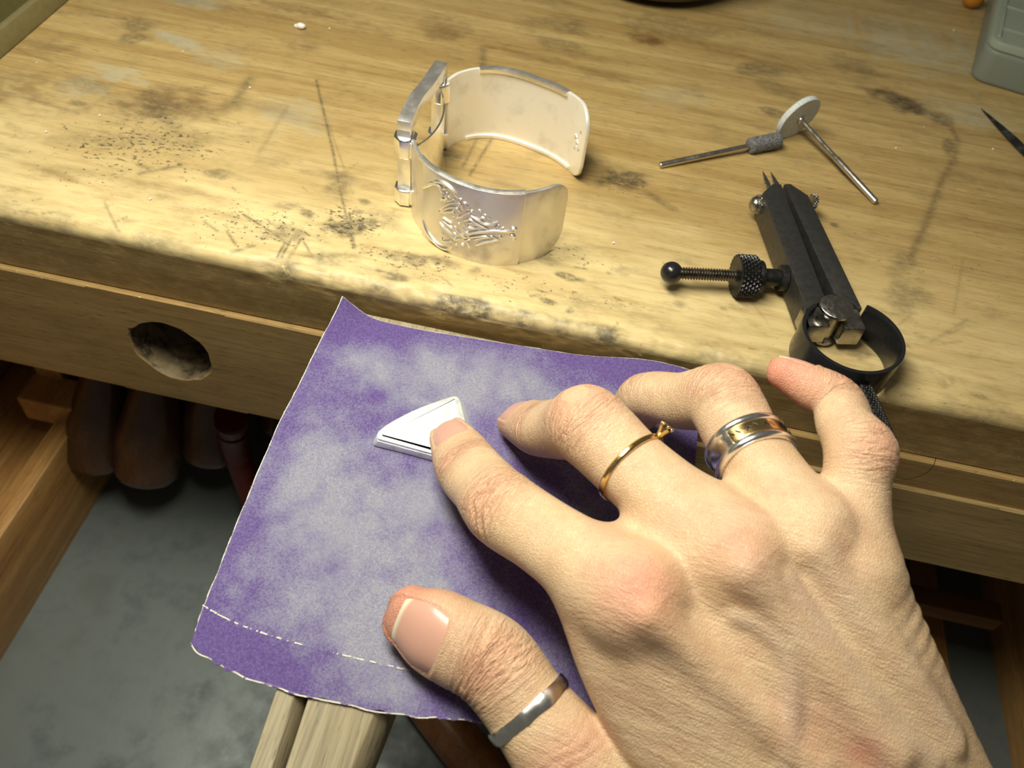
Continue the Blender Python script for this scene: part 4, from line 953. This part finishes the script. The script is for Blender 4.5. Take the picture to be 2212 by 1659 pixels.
i0 = int(np.argmin(np.abs(fpath[:, 0]+3.78))); i1 = int(np.argmin(np.abs(fpath[:, 0]+.33)))
ov = build('overlay_panel', st(fpath, i0, i1, -.0, CH+.03, .09, .08), M['silverdark'], fb, bevel=.018, angle=60)
bb = build('rear_band', st(bpath, 0, 89, 0., CH, .13, 0., round_end=.9), M['silverwhite'], cuff, bevel=.03, angle=60)
def rim(P, i0, i1, z, th, w_, off): return st(P, i0, i1, z-w_, z+w_, th, off, nz=4)
j0 = int(np.argmin(np.abs(bpath[:40, 0]+3.35))); j1 = int(np.argmin(np.abs(bpath[:, 0]-.2)))
build('rim_trim', rim(bpath, j0, j1, CH-.06, .26, .09, .03), M['silver'], bb, bevel=.04)
build('rim_trim', rim(bpath, j0-6, j1+8, .09, .24, .08, .03), M['silverwhite'], bb, bevel=.04)
build('rim_trim', rim(fpath, 14, i1, CH-.0, .2, .06, .06), M['silver'], fb, bevel=.04)
# engraved initials inside the rear band, near its end
def on_path(P, px, py, off=0.):
    """photo point -> place on the upright band surface"""
    d = ray(px, py); best = None
    for k in range(len(P)-1):
        a, b = P[k][:2], P[k+1][:2]; Mx = np.array([[d[0], a[0]-b[0]], [d[1], a[1]-b[1]]])
        if abs(np.linalg.det(Mx)) < 1e-9: continue
        t_, u_ = np.linalg.solve(Mx, a-C[:2])
        if 0 <= u_ <= 1 and t_ > 0: best = (C+d*t_, k) if best is None or P is fpath and t_ < best[2] else best; best = (best[0], best[1], t_)
    if best is None: return None
    return best[0]+pnorm(P)[best[1]]*off
Z1 = lambda a, b: (780+a*.3255, 80+b*.3255)
m = Mesh()
for S_ in [[(1478, 620), (1486, 632), (1476, 640)], [(1438, 655), (1446, 640), (1452, 662), (1440, 668)], [(1440, 690), (1455, 680), (1462, 700), (1448, 708)], [(1432, 722), (1448, 716), (1452, 728)], [(1462, 735), (1470, 748), (1458, 752)], [(1434, 735), (1444, 738)]]:
    Pq = [on_path(bpath, *Z1(*q), -.135) for q in S_]
    if all(q is not None for q in Pq): tube(Pq, .022, 6, m)
build('engraved_initials', m, M['silverbright'], bb, label='bright engraved maker\'s marks')
# raised interlaced emblem on the overlay panel
Z8 = lambda a, b: (900+a*.1627, 370+b*.1628)
E_ = [([(115, 205), (180, 165), (250, 140), (320, 170), (360, 240), (375, 310), (350, 375)], 1.5), ([(230, 140), (300, 120), (400, 150), (480, 215), (540, 290), (570, 340)], 1.5), ([(380, 230), (430, 210), (500, 260), (550, 320)], 1.0), ([(415, 250), (430, 300), (390, 380)], 1.2), ([(430, 375), (520, 365)], 1.0), ([(590, 335), (610, 380)], 1.3),
      ([(325, 530), (345, 480), (420, 430), (520, 400), (600, 420), (640, 490)], 1.0), ([(330, 525), (420, 480), (500, 460), (560, 480), (600, 530)], 1.0), ([(330, 525), (430, 520), (500, 520), (525, 560)], 1.0), ([(560, 420), (640, 490)], 1.0), ([(630, 390), (690, 440), (710, 500)], 1.3),
      ([(540, 610), (620, 570), (700, 525), (740, 510), (790, 545)], 1.2), ([(350, 580), (430, 640), (490, 670)], 1.1), ([(490, 670), (505, 590)], .9), ([(360, 630), (430, 690), (510, 755)], 1.1), ([(325, 660), (400, 750), (480, 830), (530, 880), (600, 870)], 1.2), ([(515, 700), (580, 790), (680, 870)], 1.2), ([(500, 790), (550, 820), (570, 800)], .8),
      ([(360, 860), (370, 900), (440, 910), (490, 900)], 1.2), ([(360, 790), (375, 850)], .8), ([(640, 640), (720, 620), (800, 670), (880, 715), (960, 750)], 1.2), ([(730, 570), (830, 630), (920, 680), (1000, 675), (1090, 645)], 1.3), ([(660, 670), (700, 720), (790, 735), (840, 715)], 1.1), ([(690, 660), (760, 670), (830, 710)], .9),
      ([(620, 730), (690, 795), (800, 790), (920, 775), (1050, 765), (1180, 775), (1320, 770)], 1.3), ([(710, 855), (800, 845), (900, 840), (980, 855)], 1.1), ([(560, 660), (600, 690)], 1.0), ([(820, 490), (880, 520)], 1.0), ([(850, 590), (930, 600)], 1.2), ([(900, 550), (990, 610)], 1.1), ([(760, 890), (880, 860), (960, 870)], .9), ([(790, 960), (870, 925), (980, 900), (1090, 885)], 1.3), ([(980, 830), (1060, 870), (1090, 885)], 1.0), ([(1090, 830), (1135, 865)], 1.0),
      ([(1090, 700), (1110, 740), (1160, 720)], .9), ([(1040, 730), (1100, 690)], .9), ([(1240, 750), (1290, 735), (1315, 760)], 1.5), ([(1230, 830), (1270, 830), (1290, 860), (1270, 885)], 1.5), ([(110, 640), (150, 760), (210, 860), (270, 930), (350, 990), (430, 1010), (480, 970)], 1.4), ([(540, 930), (545, 970)], 1.1), ([(600, 940), (650, 965)], 1.2), ([(680, 900), (715, 1000)], .9), ([(640, 900), (720, 890)], .9)]
m = Mesh()
for S_, wk in E_:
    Pq = [on_path(fpath, *Z8(*q), .075) for q in S_]; Pq = [q for q in Pq if q is not None]
    if len(Pq) > 1:
        Pq = spline(Pq, 5*len(Pq)); k = len(Pq); e = np.minimum(np.arange(k), np.arange(k)[::-1])/max(1, k/2)
        tube(Pq, 0.056*wk*(.55+.45*np.clip(e*3, 0, 1)), 8, m)
build('raised_emblem', m, M['silver'], ov, label='raised interlaced knotwork emblem')
# hinged clasp frame
FX, FY, RX, RY = -4.86, 4.62, -4.58, 8.22
def sleeve(x, y, z0, z1, r): return lathe((x, y, z0), (0, 0, 1), [(0, r*.9), (.04, r), (z1-z0-.04, r), (z1-z0, r*.9)], 8, up=(.3, 1, 0))
clasp = build('clasp_frame', tube(spline([(FX+.02, FY-.2, 3.2), (FX+.02, FY+1.2, 3.25), (RX-.12, RY-1.4, 3.25), (RX, RY+.25, 3.2)], 24), .34, 4), M['silver'], cuff, bevel=.03, smooth=30)
build('lower_bar', tube(spline([(FX, FY, .2), (FX-.12, FY+1.2, .18), (RX-.14, RY-1.4, .18), (RX, RY, .2)], 24), .17, 4), M['silver'], clasp, smooth=30)
for x, y, nm in ((FX, FY, 'f'), (RX, RY, 'r')):
    build('post', box(x-.24, x+.24, y-.2, y+.2, .05, 3.1), M['silver'], clasp, bevel=.04)
    for z0, z1 in ((2.05, 2.82), (.06, .72)):
        h_ = build('hinge_sleeve', sleeve(x+.02, y, z0, z1, .43), M['silverbright'], clasp, bevel=.03)
    bx_ = (x+.1, y+(-.35 if nm == 'f' else .05), x+.55, y+(.0 if nm == 'f' else .3))
    for z0, z1 in ((2.15, 2.75), (.15, .7)):
        build('hinge_leaf', hexa([(x+.05, y-.15, z0), (x+.4, y-.5 if nm == 'f' else y-.05, z0), (x+.45, y-.3 if nm == 'f' else y+.2, z0), (x+.05, y+.15, z0)], [(x+.05, y-.15, z1), (x+.4, y-.5 if nm == 'f' else y-.05, z1), (x+.45, y-.3 if nm == 'f' else y+.2, z1), (x+.05, y+.15, z1)]), M['silver'], clasp, bevel=.03)
ip = spline([(-4.42, 7.95, 0), (-4.12, 7.1, 0), (-4.0, 6.2, 0), (-4.12, 5.2, 0), (-4.45, 4.4, 0)], 40)
def istrip():
    v = []; f = []; t_ = np.gradient(ip, axis=0); n_ = np.stack([t_[:, 1], -t_[:, 0], 0*t_[:, 0]], -1); n_ /= np.linalg.norm(n_, axis=1)[:, None]
    for k in range(40):
        for z in (.3, 2.55):
            v += [ip[k]+n_[k]*.04+np.array([0, 0, z]), ip[k]-n_[k]*.04+np.array([0, 0, z])]
    for k in range(39):
        b = k*4
        for q, w2 in ((0, 1), (1, 3), (3, 2), (2, 0)): f.append((b+q, b+w2, b+4+w2, b+4+q))
    f += [(0, 1, 3, 2), (156, 158, 159, 157)]
    return Mesh().add(v, f)
build('inner_strip', istrip(), M['silverbright'], clasp, bevel=.02)

# ================================================================== rotary tool bits
e_ = onz(1893, 437, .13); hub = onz(1729, 258, .98); ax = nrm(e_-hub); L = np.linalg.norm(e_-hub)
bit = thing('disc_mandrel', 'white abrasive disc on a steel mandrel leaning on the bench', 'rotary bit', (hub[0], hub[1], 0))
build('disc', lathe(hub-ax*.26, ax, [(0, .2), (0, .98), (.03, 1.0), (.21, 1.0), (.24, .98), (.24, .2)], 64), M['disc'], bit)
build('shank', lathe(hub, ax, [(0, .09), (.05, .10), (L*.48, .10), (L*.49, .125), (L-.04, .125), (L, .09)], 24), M['steel'], bit)
build('screw_head', lathe(hub-ax*.02, ax, [(0, .16), (.06, .17), (.12, .15), (.16, .11)], 20), M['steel'], bit)
a = onz(1425, 357, .12); b = onz(1618, 316, .30); ax = nrm(b-a); L = np.linalg.norm(b-a)
bur = thing('grinding_bur', 'grey cylindrical abrasive point on a thin steel shank', 'rotary bit', (a+b)/2*np.array([1, 1, 0]))
build('shank', lathe(a, ax, [(0, .09), (.05, .118), (L+.1, .118)], 24), M['steel'], bur)
gl = 1.45; n_ = 48; m = Mesh(); vv = []; ff = []; aa, ss, uu = frame(ax); pr = [(0, .1), (.0, .26), (.04, .31)]+[(x, .33) for x in np.linspace(.1, gl-.1, 22)]+[(gl-.04, .31), (gl, .26), (gl, .1)]
for ti, r_ in pr:
    for k in range(n_):
        th = 2*math.pi*k/n_; rr_ = r_+.03*(fbm(np.array([ti*7, math.cos(th)*2.2+5, math.sin(th)*2.2+5]), 3, 2)-.5); vv.append(b+ax*ti+(ss*math.cos(th)+uu*math.sin(th))*rr_)
for i in range(len(pr)-1):
    for k in range(n_): k2 = (k+1) % n_; ff.append((i*n_+k, i*n_+k2, (i+1)*n_+k2, (i+1)*n_+k))
ff += [tuple(range(n_))[::-1], tuple(range((len(pr)-1)*n_, len(pr)*n_))]
build('abrasive_point', m.add(vv, ff), M['grit'], bur)

# ================================================================== spring dividers
M['rodsteel'] = metal('browned_steel', (.20, .18, .15, 1), .3, .1, 5)
Z2 = lambda a, b: (1380+a*.3617, 180+b*.3617)
zT, zB = 1.2, .18
div = thing('spring_dividers', 'black steel spring dividers with knurled nut and ball-ended screw', 'dividers', onz(*Z2(1100, 1000), 0))
def leg(tl, tm, tr, bl, br):
    tp = [onz(*Z2(*q), zT) for q in (bl, br, tr, tm, tl)]; return prism([np.array([p[0], p[1], zB]) for p in tp], tp)
build('leg', leg((738, 655), (800, 598), (850, 600), (1000, 1350), (1118, 1290)), M['legsteel'], div, bevel=.04, smooth=30)
build('leg', leg((868, 600), (905, 598), (1012, 668), (1165, 1250), (1335, 1345)), M['legsteel'], div, bevel=.04, smooth=30)
for tip, base in (((740, 525), (800, 690)), ((787, 530), (862, 690))):
    p0 = onz(*Z2(*tip), .95); p1 = onz(*Z2(*base), 1.0); ax = nrm(p0-p1); Ln = np.linalg.norm(p0-p1)
    build('needle_point', lathe(p1-ax*.4, ax, [(0, .1), (Ln-.35, .1), (Ln+.1, .055), (Ln+.4, .01)], 16), M['brightsteel'], div)
d_leg = nrm(onz(*Z2(1000, 1350), zT)-onz(*Z2(738, 655), zT)); side = nrm(np.cross(d_leg, (0, 0, 1)))
if side[0] < 0: side = -side
kL = onz(*Z2(700, 722), .75); kR = onz(*Z2(1035, 705), .75)
build('clamp_knob', knurled(kL+side*.02, side, -.02, .18, .36, .05, 16, 2), M['brightsteel'], div, smooth=20)
build('clamp_knob', sphere(kL-side*.02, .3, sc=(.8, 1, 1)), M['brightsteel'], div)
build('clamp_knob', knurled(kR-side*.05, side, 0, .2, .30, .05, 16, 2), M['brightsteel'], div, smooth=20)
sa = onz(*Z2(195, 1130), .74); sb = onz(*Z2(905, 1165), .70); ax = nrm(sb-sa); LS = np.linalg.norm(sb-sa)
def at_screw(zx): return (zx-195)/(905-195)*LS
build('ball_end', sphere(sa, .375, n=28), M['blackpaint'], div)
th0, th1 = at_screw(240), at_screw(600); pr = []
nt = 22
for k in range(nt): x = th0+(th1-th0)*k/nt; dx = (th1-th0)/nt; pr += [(x, .15), (x+dx*.5, .215)]
build('threaded_rod', lathe(sa, ax, [(th0-.1, .15)]+pr+[(th1+.2, .15)], 24), M['rodsteel'], div, smooth=20)
nut = build('adjusting_nut', knurled(sa, ax, at_screw(572), at_screw(690), .74, .07, 26, 3), M['blacksteel'], div, smooth=20)
build('nut_collar', lathe(sa, ax, [(at_screw(690), .55), (at_screw(700), .58), (at_screw(725), .56), (at_screw(735), .42), (at_screw(740), .30), (at_screw(850), .30)], 36), M['blacksteel'], div)
build('screw_seat', lathe(sa, ax, [(at_screw(825), .34), (at_screw(832), .44), (at_screw(870), .46), (at_screw(875), .38), (at_screw(885), .43), (at_screw(912), .40)], 36), M['blacksteel'], div)
# spring bow
rc = onz(*Z2(1285, 1500), 1.40); rc[2] = 0; Rr = 1.62; h0 = math.atan2(-d_leg[1], -d_leg[0]); v = []; f = []; g0 = .58; nb = 80
for k in range(nb+1):
    a = h0+g0+(2*math.pi-2*g0)*k/nb
    for r_, z in ((Rr, .12), (Rr, 1.40), (Rr-.13, 1.40), (Rr-.13, .12)): v.append((rc[0]+r_*math.cos(a), rc[1]+r_*math.sin(a), z))
for k in range(nb):
    for q in range(4): q2 = (q+1) % 4; f.append((k*4+q, k*4+q2, (k+1)*4+q2, (k+1)*4+q))
f += [(0, 1, 2, 3), (nb*4+3, nb*4+2, nb*4+1, nb*4)]
build('spring_bow', Mesh().add(v, f), M['blackpaint'], div, bevel=.03)
pv = onz(*Z2(1185, 1330), 1.55); pv[2] = 0
build('pivot_pin', lathe((pv[0], pv[1], .12), (0, 0, 1), [(0, .42), (.12, .45), (.16, .3), (1.22, .3), (1.26, .5), (1.30, .54), (1.40, .54), (1.43, .50), (1.435, .02)], 40), M['brightsteel'], div)
for q, dq in ((pv+side*.62+d_leg*.12, .12), (pv-side*.55+d_leg*.05, -.1)):
    a1, a2 = d_leg, side; hs, hl = .36, .45
    cs_ = [q+a1*hl*x+a2*hs*y for x, y in ((-1, -1), (1, -1), (1, 1), (-1, 1))]
    build('leg_foot', hexa([np.array([p[0], p[1], .35]) for p in cs_], [np.array([p[0], p[1], 1.12]) for p in cs_]), M['brightsteel'], div, bevel=.06)
hp = np.array([rc[0], rc[1], .76])+d_leg*(Rr-.02); hd = nrm(d_leg+np.array([.08, 0, -.05]))
build('handle_neck', lathe(hp-hd*.05, hd, [(0, .16), (.4, .16)], 20), M['blackpaint'], div)
build('knurled_handle', knurled(hp, hd, .12, 2.3, .30, .05, 18, 12), M['blacksteel'], div, smooth=20)

# ================================================================== other things on the bench
f0 = onz(2119, 234, .12); f1 = onz(2300, 415, .12); ax = nrm(f1-f0); Ln = np.linalg.norm(f1-f0)
fl_ = build('needle_file', lathe(f0, ax, [(0, .012), (.6, .07), (1.6, .16), (2.6, .22), (Ln, .24), (Ln+2, .24)], 4), M['blacksteel'], loc=f0, smooth=20); tag(fl_, 'dark tapered needle file tip at the right side of the bench', 'file')
# translucent box
bx = thing('plastic_box', 'translucent plastic compartment box at the far right corner', 'box', (20.5, 24, 0))
b0 = onz(2092, 172, 0); ex = nrm(onz(2190, 207, 0)-onz(2110, 188, 0)); ex = nrm(np.array([ex[0], ex[1], 0])); ey = np.array([-ex[1], ex[0], 0])
ey = onz(2128, 0, 0)-onz(2090, 165, 0); ey = nrm(np.array([ey[0], ey[1], 0])); ex = np.array([ey[1], -ey[0], 0])
def bpt(u, v, z): return b0+ex*u+ey*v+np.array([0, 0, z])
def rrect(u0, u1, v0, v1, r, z, g=0.):
    P = []
    for cu, cv, a0 in ((u1-r, v1-r, 0), (u0+r, v1-r, 90), (u0+r, v0+r, 180), (u1-r, v0+r, 270)):
        for k in range(7): a = math.radians(a0+k*15); P.append(bpt(cu+(r+g)*math.cos(a), cv+(r+g)*math.sin(a), z))
    return P
def shell(u0, u1, v0, v1, z0, z1, gr, r=.7): return prism(rrect(u0, u1, v0, v1, r, z0), rrect(u0, u1, v0, v1, r, z1, gr))
build('tray', shell(0, 5.4, 0, 10, 0, 1.6, .06), M['plastic'], bx, bevel=.22, seg=4)
ld = build('lid', shell(-.04, 5.44, -.04, 10.04, 1.62, 2.0, -.08), M['plastic'], bx, bevel=.12, seg=3)
for v_ in (1.4, 3.9, 6.4, 8.6): build('lid_ridge', shell(.3, 5.1, v_, v_+.22, 1.98, 2.09, -.03, .1), M['plastic'], ld, bevel=.03)
build('lid_ridge', shell(.25, .45, .5, 9.6, 1.98, 2.09, -.03, .09), M['plastic'], ld, bevel=.03)
am = onz(2103, -4, .5); s_ = build('amber_bead', sphere(am*np.array([1, 1, 0])+np.array([0, 0, .5]), .5, n=24, sc=(1.1, 1, 1)), M['amber'], loc=(am[0], am[1], 0)); tag(s_, 'small amber-coloured bead behind the plastic box', 'bead')
# low tray at the left
tr = thing('low_tray', 'olive low tray with grey rim at the far left of the bench', 'tray', (-27, 14, 0))
q0 = onz(-120, 235, 0); q1 = onz(150, 2, 0); ex = nrm(q1-q0); ey = np.array([-ex[1], ex[0], 0]); ey = ey if ey[0] < 0 else -ey
Lq = 26.
def tpt(u, v, z): return q0+ex*u+ey*v+np.array([0, 0, z])
build('rim', hexa([tpt(0, 0, .02), tpt(Lq, 0, .02), tpt(Lq, .35, .02), tpt(0, .35, .02)], [tpt(0, .1, .9), tpt(Lq, .1, .9), tpt(Lq, .45, .9), tpt(0, .45, .9)]), M['rim'], tr, bevel=.12)
build('base', hexa([tpt(0, .3, .02), tpt(Lq, .3, .02), tpt(Lq, 12, .02), tpt(0, 12, .02)], [tpt(0, .3, .35), tpt(Lq, .3, .35), tpt(Lq, 12, .35), tpt(0, 12, .35)]), M['olive'], tr, bevel=.05)
# dark bowl at the back
bc = onz(1415, 14, .3); bc = np.array([bc[0]-.6, bc[1]+4.55, 0])
bw = build('dark_bowl', lathe(bc, (0, 0, 1), [(0.02, 3.2), (.15, 3.8), (.6, 4.6), (1.4, 5.1), (2.6, 5.4), (2.7, 5.3), (2.6, 5.1), (1.4, 4.8), (.5, 4.0), (.4, .1)], 64), M['darkbowl'], loc=bc); tag(bw, 'dark brown round bowl at the back edge of the bench', 'bowl')
# crumb of white material
cb = onz(650, 58, .1); m = Mesh(); sphere(cb+np.array([0, 0, .05]), .17, m, 14, (1.25, .8, .75)); sphere(cb+np.array([-.18, .02, .0]), .12, m, 12, (1.2, .8, .8))
vv = np.array(m.v); vv = vv+(fbm(vv*5, 2, 3)-.5)[:, None]*.05
s_ = build('white_crumb', (vv, m.f), M['crumb'], loc=cb*np.array([1, 1, 0])); tag(s_, 'small white crumb on the bench behind the bracelet', 'crumb')
# a stray hair on the front of the bench
hp = spline([ony(2022, 988, -.44), ony(2016, 1006, -.46), ony(2002, 1021, -.5), ony(1970, 1033, -.5), ony(1936, 1036, -.44), ony(1915, 1034, -.42)], 40)
s_ = build('stray_hair', tube(hp, .012, 5), M['hair'], loc=hp[0]); tag(s_, 'single curved dark hair on the bench front right of the little finger', 'hair')
# metal filings scattered on the worn front
fr = np.random.default_rng(11)
WH = ['right of the white crumb', 'on the sooty area at the left', 'near the olive tray', 'on the brown smudge at the left', 'beside the pale patch at the left', 'to the right of the bracelet', 'between the plastic box and the needle file', 'beside the dark burn mark', 'near the left front edge', 'left of the bracelet clasp', 'left of the plastic box', 'below the dark burn mark']
for k, (px, py) in enumerate([(712, 62), (100, 285), (80, 136), (215, 250), (395, 112), (1325, 525), (2145, 322), (1995, 275), (325, 430), (540, 190), (2060, 65), (1935, 320)]):
    p = onz(px, py, .03); a = fr.uniform(0, 3); m = Mesh(); w_ = fr.uniform(.03, .06)
    cs_ = [p+w_*np.array([math.cos(a+q*1.57+fr.uniform(-.3, .3)), math.sin(a+q*1.57), fr.uniform(-.2, .2)]) for q in range(4)]
    s_ = build('silver_filing', hexa(cs_, [c_+np.array([0, 0, .03]) for c_ in cs_]), M['crumb'], loc=p, smooth=False); tag(s_, 'tiny bright silver filing '+WH[k], 'filing', 'bright filings scattered over the bench top')
